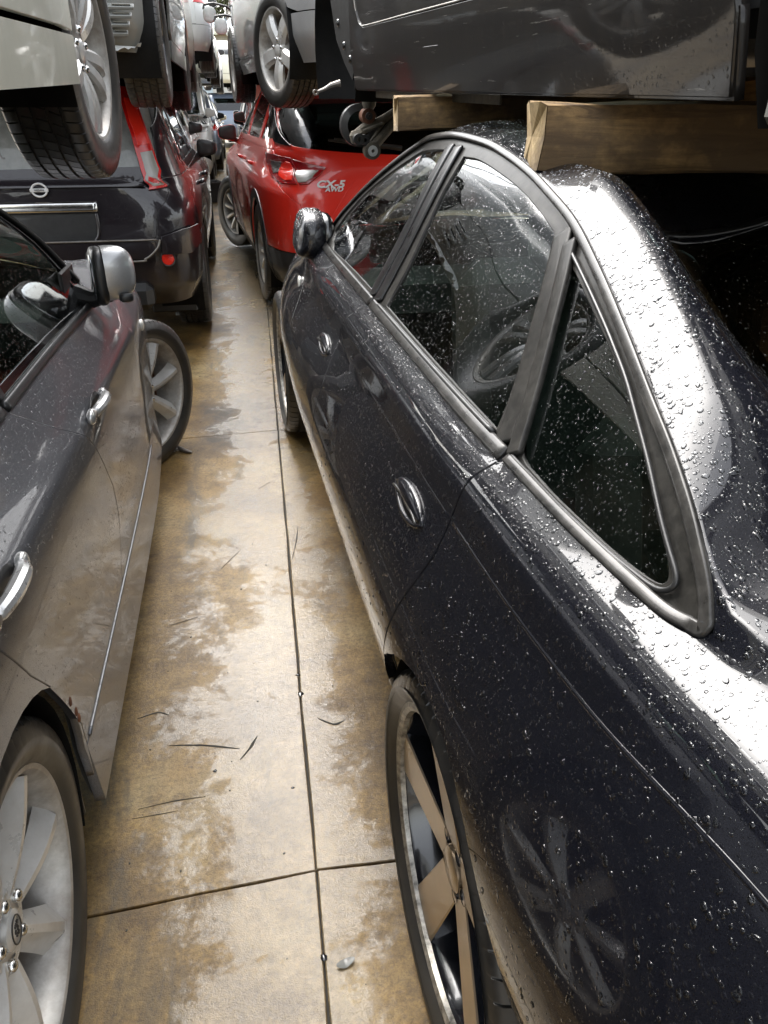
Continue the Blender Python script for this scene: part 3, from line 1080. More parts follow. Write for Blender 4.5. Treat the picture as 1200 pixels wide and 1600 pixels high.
# ---------------------------------------------------------------- black saloon: its lengthwise lines (y ahead of the rear axle, inset from the widest side, height)
SED_HW = 0.915
_T = np.array([(-1.15, .34), (-1.05, .20), (-.8, .085), (-.5, .03), (-.2, .008), (.3, 0), (1.5, 0), (2.2, .02), (2.8, .07), (3.2, .16), (3.5, .33), (3.65, .52)])
def _sk(rows, taper=1.0):
    rows = np.array(rows, float)
    t = pchip(_T[:, 0], _T[:, 1], rows[:, 0]) * taper
    return np.stack([rows[:, 0], np.maximum(SED_HW - rows[:, 1] - t, 0.0), rows[:, 2]], -1)
_st = [-1.15, -1.05, -.8, -.5, -.2, .3, 1.5, 2.2, 2.8, 3.2, 3.5, 3.65]
SED_KNOTS = [
    _sk([(y, .09, .25 + (0.05 if y < -.7 else 0) + (.03 if y > 3.3 else 0)) for y in _st]),
    _sk([(y, .042, .42) for y in _st]),
    _sk([(y, .002, .63) for y in _st]),
    _sk([(-1.15, .082, .92), (-.8, .08, .937), (-.5, .08, .936), (-.25, .08, .908), (0, .08, .893), (.4, .08, .886), (1.0, .08, .884), (1.5, .08, .88), (2.0, .082, .866), (2.5, .08, .835), (3.0, .075, .785), (3.4, .07, .715), (3.65, .06, .66)]),
    _sk([(-1.15, .17, 1.0), (-.8, .17, 1.01), (-.5, .162, 1.010), (-.28, .157, 1.006), (0, .147, .998), (.4, .145, .994), (1.0, .145, .996), (1.5, .146, .998), (1.9, .150, .992), (2.25, .170, .966), (2.6, .19, .91), (3.0, .2, .85), (3.4, .22, .77), (3.65, .2, .70)]),
    _sk([(-1.15, .30, 1.0), (-.8, .28, 1.03), (-.5, .23, 1.04), (-.38, .185, 1.025), (-.30, .170, 1.030), (-.24, .183, 1.057), (-.183, .198, 1.080), (-.116, .215, 1.105), (-.055, .229, 1.126), (.06, .256, 1.166), (.22, .290, 1.219), (.37, .317, 1.262), (.52, .336, 1.291), (.60, .345, 1.305), (.75, .359, 1.325), (.94, .370, 1.343), (1.15, .373, 1.349), (1.34, .364, 1.337), (1.47, .345, 1.303), (1.59, .316, 1.258), (1.71, .279, 1.202), (1.86, .235, 1.126), (1.97, .200, 1.06), (2.05, .185, 1.0), (2.2, .20, .972), (2.6, .23, .92), (3.0, .25, .875), (3.4, .28, .79), (3.65, .25, .71)]),
    _sk([(-1.15, .52, 1.0), (-.8, .50, 1.03), (-.3, .50, 1.045), (-.05, .50, 1.05), (.1, .50, 1.062), (.33, .55, 1.118), (.575, .60, 1.20), (1.0, .63, 1.325), (1.4, .64, 1.375), (1.7, .62, 1.335), (1.95, .58, 1.25), (2.2, .52, 1.12), (2.42, .46, .99), (2.6, .46, .945), (3.1, .48, .90), (3.4, .50, .82), (3.65, .42, .72)]),
    _sk([(-1.15, .915, 1.0), (-.8, .915, 1.035), (-.3, .915, 1.055), (-.05, .915, 1.062), (.12, .915, 1.085), (.33, .915, 1.14), (.575, .915, 1.222), (1.0, .915, 1.345), (1.4, .915, 1.392), (1.75, .915, 1.365), (2.0, .915, 1.29), (2.25, .915, 1.17), (2.5, .915, 1.02), (2.65, .915, .965), (3.2, .915, .915), (3.4, .915, .84), (3.65, .915, .73)], 0.0),
]
_yb = np.array([-1.15, -1.05, -.8, -.5, -.3, -.1, .1, .3, .45, .6, .8, 1.0, 1.25, 1.5, 1.75, 2.0, 2.2, 2.4, 2.55, 2.7, 2.9, 3.1, 3.3, 3.5, 3.65])
_k5, _k6 = SED_KNOTS[5], SED_KNOTS[6]
_q5 = lambda c: pchip(_k5[:, 0], _k5[:, c], _yb)
_q6 = lambda c: pchip(_k6[:, 0], _k6[:, c], _yb)
_w = np.interp(_yb, [-.6, -.35, .45, .95], [1, 0, 0, 1])
_dz = np.interp(_yb, [-.5, -.3, -.1, .1, .4, .6, .8, 1.0, 1.5, 1.9], [0, .012, .032, .042, .040, .028, .022, .022, .014, 0])
_h5b = (_q5(1) - .050) * (1 - _w) + (_q5(1) * .64 + _q6(1) * .36) * _w
_z5b = _q5(2) * (1 - _w) + (_q5(2) * .64 + _q6(2) * .36) * _w + _dz
SED_KNOTS.insert(6, np.stack([_yb, _h5b, _z5b], -1))     # rounded shoulder of pillar and roof
_y3 = np.array([-1.15, -.8, -.5, -.25, 0, .4, 1.0, 1.5, 2.0, 2.5, 3.0, 3.4, 3.65])
_a3, _a4 = SED_KNOTS[3], SED_KNOTS[4]
_f3 = lambda k, c: pchip(k[:, 0], k[:, c], _y3)
# the shoulder stands up first, then rolls over towards the windows
SED_KNOTS.insert(4, np.stack([_y3, _f3(_a3, 1) * .70 + _f3(_a4, 1) * .30, _f3(_a3, 2) * .36 + _f3(_a4, 2) * .64], -1))
def vm(pts):
    return [(y, v if v <= 5 else (5 + 2 * (v - 5) if v <= 6 else v + 1)) for y, v in pts]
SED = Sec(SED_KNOTS, crease={3: 0.8, 5: 0.3, 6: 0.15}, warp=([0, 3, 3.55, 4, 5, 6, 7, 8], [0, 3, 4, 5, 6, 7, 8, 9]))
# ---------------------------------------------------------------- the materials of the place
M = {}
M['black_paint'] = paint('black pearl paint', (0.0055, 0.006, 0.0095), flake=0.5, rough=0.45, wet=0.35, dirt=0.03, coat=1.0, spec=0.12)
M['grey_paint'] = paint('dark grey metallic paint', (0.115, 0.119, 0.130), metallic=0.6, flake=0.6, rough=0.42, wet=0.55, dirt=0.04, coat=0.75, scales=(130.0, 300.0))
M['red_paint'] = paint('red metallic paint', (0.74, 0.028, 0.014), metallic=0.0, flake=0.2, rough=0.3, wet=0.12, dirt=0.12)
M['suv_paint'] = paint('black plum paint', (0.010, 0.007, 0.010), flake=0.4, rough=0.35, wet=0.2, dirt=0.10, spec=0.2)
M['van_black'] = paint('scuffed black paint', (0.007, 0.007, 0.008), rough=0.5, wet=0.1, dirt=0.05, scratch=0.35, coat=0.5, spec=0.10, coat_rough=0.02)
M['cream_paint'] = paint('dull cream white paint', (0.70, 0.70, 0.59), rough=0.4, wet=0.15, dirt=0.13, coat=0.6, scratch=0.12)
M['white_paint'] = paint('white paint', (0.78, 0.79, 0.76), rough=0.35, wet=0.1, dirt=0.15, coat=0.7)
M['badge'] = simple('silver badge', (0.82, 0.82, 0.82), rough=0.3, metallic=0.0, coat=0.5)
M['greenish_white'] = paint('old greenish white paint', (0.60, 0.64, 0.54), rough=0.45, wet=0.1, dirt=0.2, coat=0.4)
M['silver_paint'] = paint('silver paint', (0.50, 0.51, 0.52), metallic=0.5, flake=0.2, rough=0.3, wet=0.15, dirt=0.12)
M['bare_grey'] = paint('grey primer metal', (0.20, 0.21, 0.20), rough=0.45, wet=0.0, dirt=0.2, coat=0.4)
M['pale_red'] = paint('faded pale red paint', (0.62, 0.16, 0.13), rough=0.4, dirt=0.2, coat=0.5)
M['blue_paint'] = paint('blue grey paint', (0.16, 0.2, 0.27), metallic=0.4, rough=0.35, dirt=0.3)
M['tan_paint'] = paint('beige paint', (0.5, 0.45, 0.33), rough=0.4, dirt=0.4)
M['glass'] = glass_mat('side glass', (0.50, 0.62, 0.57), wet=0.25)
M['glass_dark'] = glass_mat('dark tinted glass', (0.10, 0.13, 0.13), wet=0.2)
M['glass_hazy'] = glass_mat('dirty rear glass', (0.35, 0.38, 0.38), wet=0.2, haze=0.8)
M['mirror_glass'] = simple('mirror glass', (0.55, 0.58, 0.6), rough=0.13, metallic=1.0, noise=0.02)
M['frame'] = simple('weathered satin trim', (0.040, 0.038, 0.034), rough=0.40, noise=0.35, scale=70, coat=0.1, spec=0.2, dirt=(0.008, 0.008, 0.008), dirt_amt=0.9)
M['moulding'] = simple('dulled bright moulding', (0.060, 0.057, 0.053), rough=0.30, metallic=0.2, noise=0.35, scale=60, coat=0.3, spec=0.3, dirt=(0.008, 0.008, 0.008), dirt_amt=0.95)
M['black_plastic'] = simple('black plastic', (0.018, 0.018, 0.018), rough=0.45, noise=0.3, coat=0.25)
M['post_black'] = simple('dark door post', (0.012, 0.012, 0.013), rough=0.30, noise=0.3, coat=0.25)
M['gloss_black'] = simple('gloss black', (0.008, 0.008, 0.009), rough=0.15, coat=1.0)
M['liner'] = simple('dusty black liner', (0.005, 0.005, 0.005), rough=0.6, noise=0.4, scale=12, bump=0.002, spec=0.15, dirt=(0.03, 0.028, 0.024), dirt_amt=0.3)
M['interior'] = simple('dark interior trim', (0.04, 0.04, 0.038), rough=0.8)
M['seat'] = simple('grey seat cloth', (0.22, 0.22, 0.205), rough=0.95, scale=60, bump=0.001)
M['seat_red'] = simple('red seat cloth', (0.45, 0.03, 0.02), rough=0.7, scale=60)
M['beige'] = simple('pale trim', (0.30, 0.29, 0.26), rough=0.8)
M['chrome'] = simple('chrome', (0.72, 0.72, 0.71), rough=0.15, metallic=1.0, noise=0.1, scale=40, dirt=(0.25, 0.22, 0.18), dirt_amt=0.25)
M['handle_silver'] = simple('satin silver handle', (0.55, 0.55, 0.54), rough=0.28, metallic=0.6, coat=0.6)
M['darkmetal'] = simple('dark metal', (0.10, 0.10, 0.10), rough=0.35, metallic=0.8)
M['steel'] = simple('dull steel', (0.30, 0.29, 0.27), rough=0.45, metallic=0.7, noise=0.3, dirt=(0.16, 0.09, 0.05), dirt_amt=0.5)
M['grimy_steel'] = simple('grimy suspension metal', (0.10, 0.09, 0.072), rough=0.6, metallic=0.3, noise=0.5, scale=30, bump=0.001, dirt=(0.22, 0.18, 0.12), dirt_amt=0.6)
M['rust'] = simple('rusty iron', (0.16, 0.062, 0.03), rough=0.8, noise=0.6, scale=18, bump=0.001)
M['alloy'] = simple('silver alloy', (0.74, 0.735, 0.71), rough=0.30, metallic=0.3, noise=0.08, scale=20, coat=0.6, dirt=(0.33, 0.29, 0.23), dirt_amt=0.35)
M['alloy_dark'] = simple('inner barrel alloy', (0.55, 0.535, 0.50), rough=0.4, metallic=0.3, noise=0.2, dirt=(0.16, 0.11, 0.07), dirt_amt=0.6)
M['bronze_face'] = simple('brushed bronze spoke face', (0.50, 0.40, 0.29), rough=0.32, metallic=0.8, noise=0.14, scale=9, coat=0.4)
M['rim_black'] = simple('wet black barrel', (0.012, 0.013, 0.017), rough=0.16, noise=0.3, scale=20, coat=1.0)
M['scuffed_lip'] = simple('scuffed bright lip', (0.42, 0.40, 0.36), rough=0.4, metallic=0.7, noise=0.6, scale=60)
M['rubber'] = rubber_mat('tyre rubber')
M['rubber_dusty'] = rubber_mat('dusty tyre rubber', 0.03, 0.1)
M['red_lens'] = lens_mat('red lens', (0.55, 0.008, 0.006))
M['red_lens_light'] = lens_mat('bright red lens', (0.85, 0.03, 0.015))
M['red_edge'] = lens_mat('deep red lens', (0.30, 0.006, 0.008))
M['clear_lens'] = lens_mat('clear reflector', (0.28, 0.27, 0.24), 0.15)
M['smoke_lens'] = lens_mat('dim lamp chamber', (0.10, 0.09, 0.085), 0.1)
M['white_lens'] = lens_mat('white side lamp', (0.75, 0.74, 0.68), 0.2)
M['amber_lens'] = lens_mat('amber lens', (0.7, 0.25, 0.03))
M['wood'] = wood_mat('weathered timber', (0.60, 0.385, 0.165))
M['wood_end'] = wood_mat('split timber end', (0.62, 0.47, 0.26), (0.36, 0.25, 0.12))
M['water'] = water_mat('rain water')
M['concrete'] = concrete_mat('wet concrete')
M['earth'] = simple('dark joint soil', (0.035, 0.03, 0.022), rough=0.8, bump=0.002)
M['asphalt'] = simple('yard ground', (0.09, 0.085, 0.075), rough=0.6, scale=3, bump=0.003)
M['bark'] = simple('bark', (0.13, 0.10, 0.07), rough=0.9)
M['leaf_a'] = simple('dull green leaves', (0.075, 0.085, 0.025), rough=0.7, noise=0.6, scale=2)
M['leaf_b'] = simple('brown leaves', (0.16, 0.11, 0.05), rough=0.8, noise=0.5, scale=2)
M['roof_blue'] = simple('pale blue roof sheet', (0.45, 0.55, 0.62), rough=0.5, noise=0.1)
M['wall_pale'] = simple('pale wall', (0.55, 0.56, 0.54), rough=0.8)
# ---------------------------------------------------------------- ground, slabs
def sheet(name, x0, x1, y0, y1, z, mat, nx=2, ny=2, parent=None):
    X, Y = np.meshgrid(np.linspace(x0, x1, nx), np.linspace(y0, y1, ny), indexing='ij')
    V = np.stack([X, Y, np.full_like(X, z)], -1).reshape(-1, 3)
    F = [(i * ny + j, (i + 1) * ny + j, (i + 1) * ny + j + 1, i * ny + j + 1) for i in range(nx - 1) for j in range(ny - 1)]
    return mk(name, V, F, mat, parent, False)

ground = sheet('ground', -500, 500, -300, 900, -0.03, M['asphalt'], 12, 12)
tag(ground, 'flat yard ground under the concrete slabs', kind='structure')
yard = sheet('yard_floor', -40, 40, -8, 70, -0.012, M['earth'])
tag(yard, 'dark soil showing in the joints between the concrete slabs', kind='structure')

def slab(corners, parent):
    """one cast slab with softened, slightly ragged edges (corners anticlockwise)"""
    c = np.array(corners, float)
    p = dense(c, 0.12)
    p = p + rng.normal(0, 0.0009, p.shape)
    n = len(p)
    cen = p.mean(0)
    d = p - cen
    inn = p - d / np.linalg.norm(d, axis=1)[:, None] * 0.0025
    V = [(x, y, 0.0) for x, y in inn] + [(x, y, -0.003) for x, y in p] + [(x, y, -0.05) for x, y in p]
    F = [tuple(range(n))]
    for a in range(2):
        for i in range(n):
            k = (i + 1) % n
            F.append((a * n + i, (a + 1) * n + i, (a + 1) * n + k, a * n + k))
    return mk('concrete_slab', V, F, M['concrete'], parent, False)

JX = lambda y: 0.022 + 0.027 * y            # the long joint drifts a little to the right
GAP = 0.0022
ys_l = [-6.3, -3.86, -1.39] + [1.073 + 2.465 * k for k in range(25)]
ys_r = ys_l
for ys, sg in ((ys_l, -1), (ys_r, 1)):
    for k in range(len(ys) - 1):
        a, b = ys[k] + GAP, ys[k + 1] - GAP
        sk = 0.055
        for lane in range(3):
            w0 = 4.0 * lane
            xa0, xa1 = JX(a) + sg * (GAP + w0), JX(a) + sg * (w0 + 4.0 - GAP)
            xb0, xb1 = JX(b) + sg * (GAP + w0), JX(b) + sg * (w0 + 4.0 - GAP)
            ska = sk if sg < 0 else -0.035
            q = [(xa0, a + ska * (xa0 - JX(a))), (xa1, a + ska * (xa1 - JX(a))), (xb1, b + ska * (xb1 - JX(b))), (xb0, b + ska * (xb0 - JX(b)))]
            if sg < 0:
                q = q[::-1]
            slab(q, yard)
# ---------------------------------------------------------------- builder for cars made of cross-sections
def build_sec_car(root, sec, sp, keep):
    """body, doors, glass, trim for both sides; sp holds the cut lines of the left/right side in (y, v)"""
    P = sp['paint']
    vs = lambda pts: [(y, v * VS) for y, v in pts]
    yz = lambda pts: [(y, float(sec.v_at(y, z)[0])) for y, z in pts]
    ra, fa = sp['rear_arch'], sp['front_arch']       # (y, z, r)
    S0, S1, S2 = sp['S0'], sp['S1'], sp['S2']         # seams, from the belt down
    tip, upper, lower = sp['tip'], sp['upper'], sp['lower']
    y0, y1 = sp['tail'], sp['nose']
    ref = (0, 1.2, 0.55)
    arc_r = yz([p for p in arc(*ra, 200, -8, 26) if p[1] > sp['sill_z'](p[0]) + 0.01])
    arc_f = yz([p for p in arc(*fa, 188, -20, 26) if p[1] > sp['sill_z'](p[0]) + 0.01])
    bv = sp['sill_v']
    for side in (-1, 1):
        f = sec.f(side)
        near = side == sp['near']
        k = keep if near else None
        kw = dict(ref=ref, keep=k)
        o = [(y0, 0.0)] + [(arc_r[0][0] - 0.002, 0.0)] + arc_r + S2[::-1] + lower + tip + upper + sp['roof']
        b = panel('body', f, vs(o), P, root, step=0.035, **kw)
        if near: b['label'] = sp['body_label']
        panel('rear_door', f, vs([(y + .006, v) for y, v in S2] + [(S1[-1][0] - .004, S1[-1][1])] + [(y - .0045, v) for y, v in S1[::-1]][1:]), P, root, step=0.035, **kw)
        panel('front_door', f, vs([(y + .001, v) for y, v in S1] + [(y - .0045, v) for y, v in S0[::-1]]), P, root, step=0.035, **kw)
        fen = S0 + [(arc_f[0][0] - .03, S0[-1][1])] + arc_f + [(arc_f[-1][0], 0.0), (y1, 0.0), (y1, 4.0)] + [(S0[0][0] + .3, 4.0)]
        panel('front_fender', f, vs(fen), P, root, step=0.04, **kw)
        sill = [(arc_r[-1][0] + .012, 0.0), (S0[-1][0] + .0, 0.0), (arc_f[0][0] - .012, 0.0), (arc_f[0][0] - .034, bv - .04), (S2[-1][0] + .0, bv - .04)]
        panel('side_skirt', f, vs(sill), sp.get('skirt_paint', P), root, step=0.04, flange=0.02, **kw)
        # dark sheet added inside to stop light coming through the panel gaps
        inn = [(y0 + .05, 0.15), (arc_r[0][0] - .01, 0.15)] + [(y, v + .06) for y, v in arc_r] + [(arc_r[-1][0] + .01, .15), (arc_f[0][0] - .01, .15)] + [(y, v + .06) for y, v in arc_f] + [(arc_f[-1][0] + .01, .15), (y1 - .05, .15), (y1 - .05, 3.9), (y0 + .05, 3.9)]
        panel('gap_blind', f, vs(inn), M['interior'], root, step=0.08, flange=0, off=-0.022, ref=ref)
        # windows: one frame sheet with the panes let in
        fr = sp['lower_frame'] + sp['upper_frame']
        gl = sp['glass']
        panel('window_frame', f, vs(fr), sp['frame_mat'], root, holes=[vs(g) for g in gl], step=0.05, flange=0.01, off=-0.004, ref=ref)
        for g, gm in zip(gl, sp['glass_mats']):
            kk = [] if near else None
            panel('side_window', f, vs(g), M[gm], root, step=0.03, flange=0, off=-0.009, ref=ref, keep=kk)
            if near: sp.setdefault('glass_keep', []).extend(kk)
        # hood, screens
        panel('hood', f, vs(sp['hood']), P, root, step=0.05, flange=0.0, **kw)
        panel('windscreen', f, vs(sp['screen']), M['glass'], root, step=0.05, flange=0, off=-0.004, ref=ref)
        if sp.get('rear_glass'):
            panel('rear_window', f, vs(sp['rear_glass']), M['glass_dark'], root, step=0.05, flange=0, off=-0.004, ref=ref, keep=sp.setdefault('rear_keep', []) if near else None)
        # wheel housings
        for (ay, az, ar), wx in ((ra, 0.24), (fa, 0.24)):
            n = 24
            an = np.linspace(R(-25), R(205), n)
            xo = abs(f(np.array([[ay, 2 * VS]]))[0, 0]) - 0.035
            V = []
            for a in an:
                V += [(side * xo, ay + (ar - .004) * math.cos(a), az + (ar - .004) * math.sin(a)), (side * (xo - .30), ay + (ar - .004) * math.cos(a), az + (ar - .004) * math.sin(a))]
            c = len(V); V.append((side * (xo - .30), ay, az))
            F = [(2 * i, 2 * i + 1, 2 * i + 3, 2 * i + 2) for i in range(n - 1)] + [(2 * i + 1, c, 2 * i + 3) for i in range(n - 1)]
            mk('wheel_housing', V, F, M['liner'], root)
        # closing tail and nose
        for ye, nm in ((y0, 'rear_bumper'), (y1, 'front_bumper')):
            vv = np.linspace(0, len(sec.k) - 1 - (sec.warp is not None), 50) * VS
            Q = f(np.stack([np.full(50, ye), vv], -1))
            C0 = Q.copy(); C0[:, 0] = 0
            C0[:, 1] += (-0.06 if ye < 0 else 0.06)
            mid = Q * 0.5 + C0 * 0.5; mid[:, 1] = Q[:, 1] + (-0.045 if ye < 0 else 0.045)
            VV = np.concatenate([Q, mid, C0])
            F = [(a * 50 + i, a * 50 + i + 1, (a + 1) * 50 + i + 1, (a + 1) * 50 + i) for a in range(2) for i in range(49)]
            mk(nm, VV, F, P, root)
    # cabin floor, seats, dashboard
    w = sp['hw']
    fl = MB(); fl.box((0, (y0 + y1) / 2, 0.30), (2 * w - .5, y1 - y0 - .7, 0.03)); fl.box((0, sp['dash'] + .25, 0.62), (2 * w - .36, 0.5, 0.45), bev=.08)
    fl.build('cabin_floor', M['interior'], root)
    for sx in (-1, 1):
        seat_obj(root, (sx * .36, sp['seat_y'], .38), sp.get('seat_mat', 'seat'))
    bench = MB(); bench.box((0, sp['bench_y'], .47), (2 * w - .55, .5, .2), bev=.06)
    bench.box((0, sp['bench_y'] - .3, .75), (2 * w - .6, .16, .52), rot=Matrix.Rotation(-.3, 3, 'X'), bev=.05)
    bench.build('rear_bench', M[sp.get('seat_mat', 'seat')], root)
    sw = MB(); c = np.array((sp.get('wheel_x', .36), sp['dash'] - .12, .80))
    th = np.linspace(0, 2 * np.pi, 33)[:-1]
    sw.tube([c + np.array([.18 * math.cos(t), -.18 * math.sin(t) * .35, .18 * math.sin(t) * .94]) for t in th], .015, 8, closed=True)
    for a in (0, 180, 270):
        t = R(a); sw.tube([c, c + np.array([.18 * math.cos(t), -.18 * math.sin(t) * .35, .18 * math.sin(t) * .94])], .014, 6)
    sw.lathe([(.03, .0), (.03, .05), (0, .06)], 16, axis='Y', c=tuple(c))
    sw.build('steering_wheel', M['black_plastic'], root)

def seat_obj(root, loc, mat):
    s = MB()
    x, y, z = loc
    s.box((x, y, z + .06), (.5, .5, .18), bev=.06)
    s.box((x, y - .26, z + .42), (.48, .15, .62), rot=Matrix.Rotation(-.25, 3, 'X'), bev=.06)
    s.box((x, y - .37, z + .80), (.27, .10, .17), rot=Matrix.Rotation(-.2, 3, 'X'), bev=.04)
    return s.build('seat', M[mat], root)

def ellipsoid(c, r, n=24, m=14, power=0.8, cut=None):
    th = np.linspace(0, 2 * np.pi, n + 1)[:-1]; ph = np.linspace(-np.pi / 2, np.pi / 2, m)
    sp_ = lambda a: np.sign(a) * np.abs(a) ** power
    V = []
    for p in ph:
        for t in th:
            V.append((c[0] + r[0] * sp_(math.cos(t)) * sp_(math.cos(p)), c[1] + r[1] * sp_(math.sin(t)) * sp_(math.cos(p)), c[2] + r[2] * sp_(math.sin(p))))
    F = [(i * n + j, i * n + (j + 1) % n, (i + 1) * n + (j + 1) % n, (i + 1) * n + j) for i in range(m - 1) for j in range(n)]
    return V, F
# ---------------------------------------------------------------- builder for cars made of plan outlines
def build_slice_car(root, sp):
    sl = Slices(sp['rows'])
    f = sl.pt
    Lh = sl.L
    P = sp['paint']
    zs, hood, belt, roof = sp['zs'], sp['hood'], sp['belt'], sp['roof']
    cowl = sp['cowl']
    ra, fa = sp['rear_arch'], sp['front_arch']
    bz = sp.get('bz', .60)
    bp = sp.get('bumper_mat', P)
    xh = lambda z: np.interp(z, [bz, belt, roof - .1], sp['hatch_x'])
    zt = roof - .11
    st = sp.get('step', .06)
    ref = (0, 1.2, .7)
    kw = dict(step=st, bstep=.025, ref=ref)
    rows_w = lambda z: sl.row(z)[0].max()
    hz = [bz, bz + .15, (bz + belt) / 2, belt]
    skip = sp.get('skip', ())
    for sg in (-1, 1):
        sd = lambda pts: sl.side(pts, sg)
        re = lambda pts: sl.rear([(sg * x, z) for x, z in pts])
        def fe(pts):
            return sl.front([(sg * x, z) for x, z in pts])
        arr = [p for p in arc(*ra, 205, -25, 22) if p[1] > bz + .0 or p[0] > ra[0]]
        arr = [p for p in arr if p[1] > zs + .11]
        arf = [p for p in arc(*fa, 205, -25, 22) if p[1] > zs + .11]
        S2, S1, S0 = sp['S2'], sp['S1'], sp['S0']       # (y, z) from the belt down
        edge = re([(xh(z), z) for z in hz])
        rc = [(e[0], e[1]) for e in edge]
        ra_first = sd(arr[:1])[0]
        bl = [(rc[0][0] + (ra_first[0] - rc[0][0]) * t, bz) for t in (.33, .66)]
        q = [rc[0]] + bl + sd(arr) + sd(S2[::-1]) + [(rc[-1][0] + (sd(S2[:1])[0][0] - rc[-1][0]) * t, belt) for t in (.75, .5, .25)] + rc[::-1][:-1]
        if 'quarter' not in skip: panel('rear_quarter', f, q, P, root, **kw)
        z1, z0 = zs + .10, zs
        if 'doors' not in skip:
            panel('rear_door', f, sd(S2 + S1[::-1]), P, root, **kw)
            panel('front_door', f, sd([(y + .006, z) for y, z in S1] + S0[::-1]), P, root, **kw)
            for s_, zz in ((S1, .0), (S0, 0)) if False else ():
                pass
        zf = hood - .07
        fen = sd([(y + .006, z) for y, z in S0]) + sd(arf)
        xb = sp.get('front_x', .62) * rows_w(.6)
        bf = fe([(xb, bz), (xb, zf)])
        k0 = sd(arf[-1:])[0]
        fen += [(k0[0] + (bf[0][0] - k0[0]) * t, bz) for t in (.3, .65)] + bf
        fen += [(bf[1][0] + (sd([(cowl + .15, zf)])[0][0] - bf[1][0]) * t, zf) for t in (.3, .6, 1.0)] + sd([(cowl - .12, belt - .005)])
        if 'fender' not in skip: panel('front_fender', f, fen, P, root, **kw)
        if 'front_bumper' not in skip:
            panel('front_bumper', f, [k0, (k0[0], zs)] + [(k0[0] + (sg * Lh - k0[0]) * t, zs) for t in (.4, .8)] + [(sg * Lh, zs), (sg * Lh, zf), bf[1], bf[0]], bp, root, **kw)
        panel('side_skirt', f, sd([(arr[-1][0], z0), (arf[0][0], z0), (arf[0][0], z1), (arr[-1][0], z1)]), sp.get('skirt_mat', P), root, **kw)
        if 'hood' not in skip:
            hp = [(sd([(cowl + .16, zf)])[0]), ] + [(sd([(cowl + .16, zf)])[0][0] * (1 - t) + sg * Lh * t, zf + .002) for t in (.25, .5, .75)] + [(sg * Lh, zf), (sg * Lh, belt)] + fe([(rows_w(belt) * .86, belt)])
            panel('hood', f, hp, P, root, **kw)
        # greenhouse with its windows let in
        gz = [belt + .006, belt + (zt - belt) * .5, zt]
        he = re([(xh(z), z) for z in gz])
        ae = fe([(rows_w(z) * .90, z) for z in gz])
        go = he[:1] + [(he[0][0] + (ae[0][0] - he[0][0]) * t, gz[0]) for t in (.2, .4, .6, .8)] + ae + [(he[2][0] + (ae[2][0] - he[2][0]) * t, zt) for t in (.8, .6, .4, .2)] + he[::-1][:-1]
        wins = [sd(w) for w in sp['windows']]
        if 'cabin' not in skip:
            panel('cabin_frame', f, go, sp.get('cabin_mat', P), root, holes=wins, flange=.01, **kw)
            for w in wins:
                panel('side_window', f, w, M[sp.get('glass', 'glass_dark')], root, flange=0, off=-.006, **kw)
            wp = [ae[0], (sg * Lh, gz[0]), (sg * Lh, zt), ae[2], ae[1]]
            panel('windscreen', f, wp, M[sp.get('screen_glass', 'glass')], root, flange=0, off=-.004, **kw)
        # wheel housing
        for (ay, az, ar) in (ra, fa):
            n = 18
            xo = rows_w(.6) - .04
            V = []
            for a in np.linspace(R(-30), R(210), n):
                V += [(sg * xo, ay + ar * math.cos(a), az + ar * math.sin(a)), (sg * (xo - .28), ay + ar * math.cos(a), az + ar * math.sin(a))]
            c = len(V); V.append((sg * (xo - .28), ay, az))
            F = [(2 * i, 2 * i + 1, 2 * i + 3, 2 * i + 2) for i in range(n - 1)] + [(2 * i + 1, c, 2 * i + 3) for i in range(n - 1)]
            mk('wheel_housing', V, F, M['liner'], root)
        for (ay, az, ar), dk in ((ra, 'rear'), (fa, 'front')):
            if ('wheels', dk) in skip or 'wheels' in skip:
                continue
            wl = sp['wheel']
            det = sp.get('detail', False) and sg == sp.get('near', sg)
            steer = sp.get('steer', 0.0) if dk == 'front' else sp.get('rear_turn', 0.0)
            make_wheel(root, (sg * (rows_w(.55) - .03 - wl['w'] * .4 + sp.get('poke', 0)), ay, az - sp.get('droop', 0)), steer, sg, wl['Rt'], wl['Rr'], wl['w'], wl['style'], M, detail=det, spin=wl.get('spin', 10) + (20 if dk == 'front' else 0), tyre=wl.get('tyre', 'rubber'))
        # mirror
        if 'mirror' not in skip:
            mx = sg * (rows_w(belt) + .085); my = sp.get('mirror_y', cowl - .42); mz = belt + .03
            mb = MB(); v_, f_ = ellipsoid((0, 0, 0), (.088, .060, .066), 24, 14, .55)
            v_ = np.array(v_); v_[:, 2] *= 1 - .22 * sg * v_[:, 0] / .09; v_[:, 1] = np.maximum(v_[:, 1], -.02)
            mb.add(v_ + [mx, my, mz], f_)
            mo = mb.build('door_mirror', sp.get('mirror_mat', P), root, sharp=50)
            mb = MB(); v_, f_ = ellipsoid((0, 0, 0), (.084, .016, .062), 24, 10, .5)
            v_ = np.array(v_); v_[:, 2] *= 1 - .22 * sg * v_[:, 0] / .09
            mb.add(v_ + [mx - sg * .004, my - .018, mz], f_)
            mb.tube([(mx - sg * .03, my, mz - .05), (mx - sg * .10, my + .02, mz - .07), (mx - sg * .17, my + .03, mz - .05)], .024, 8)
            mb.build('mirror_base', M['black_plastic'], mo)
        if 'handles' not in skip:
            for yy in sp.get('handle_y', ()):
                hz_ = sp.get('handle_z', belt - .12)
                pp = sd([(yy - .09, hz_), (yy - .03, hz_ + .004), (yy + .03, hz_ + .004), (yy + .09, hz_)])
                strip('door_handle', f, np.array(pp), sp.get('handle_mat', P), root, .012, .022, off=.016, ref=ref)
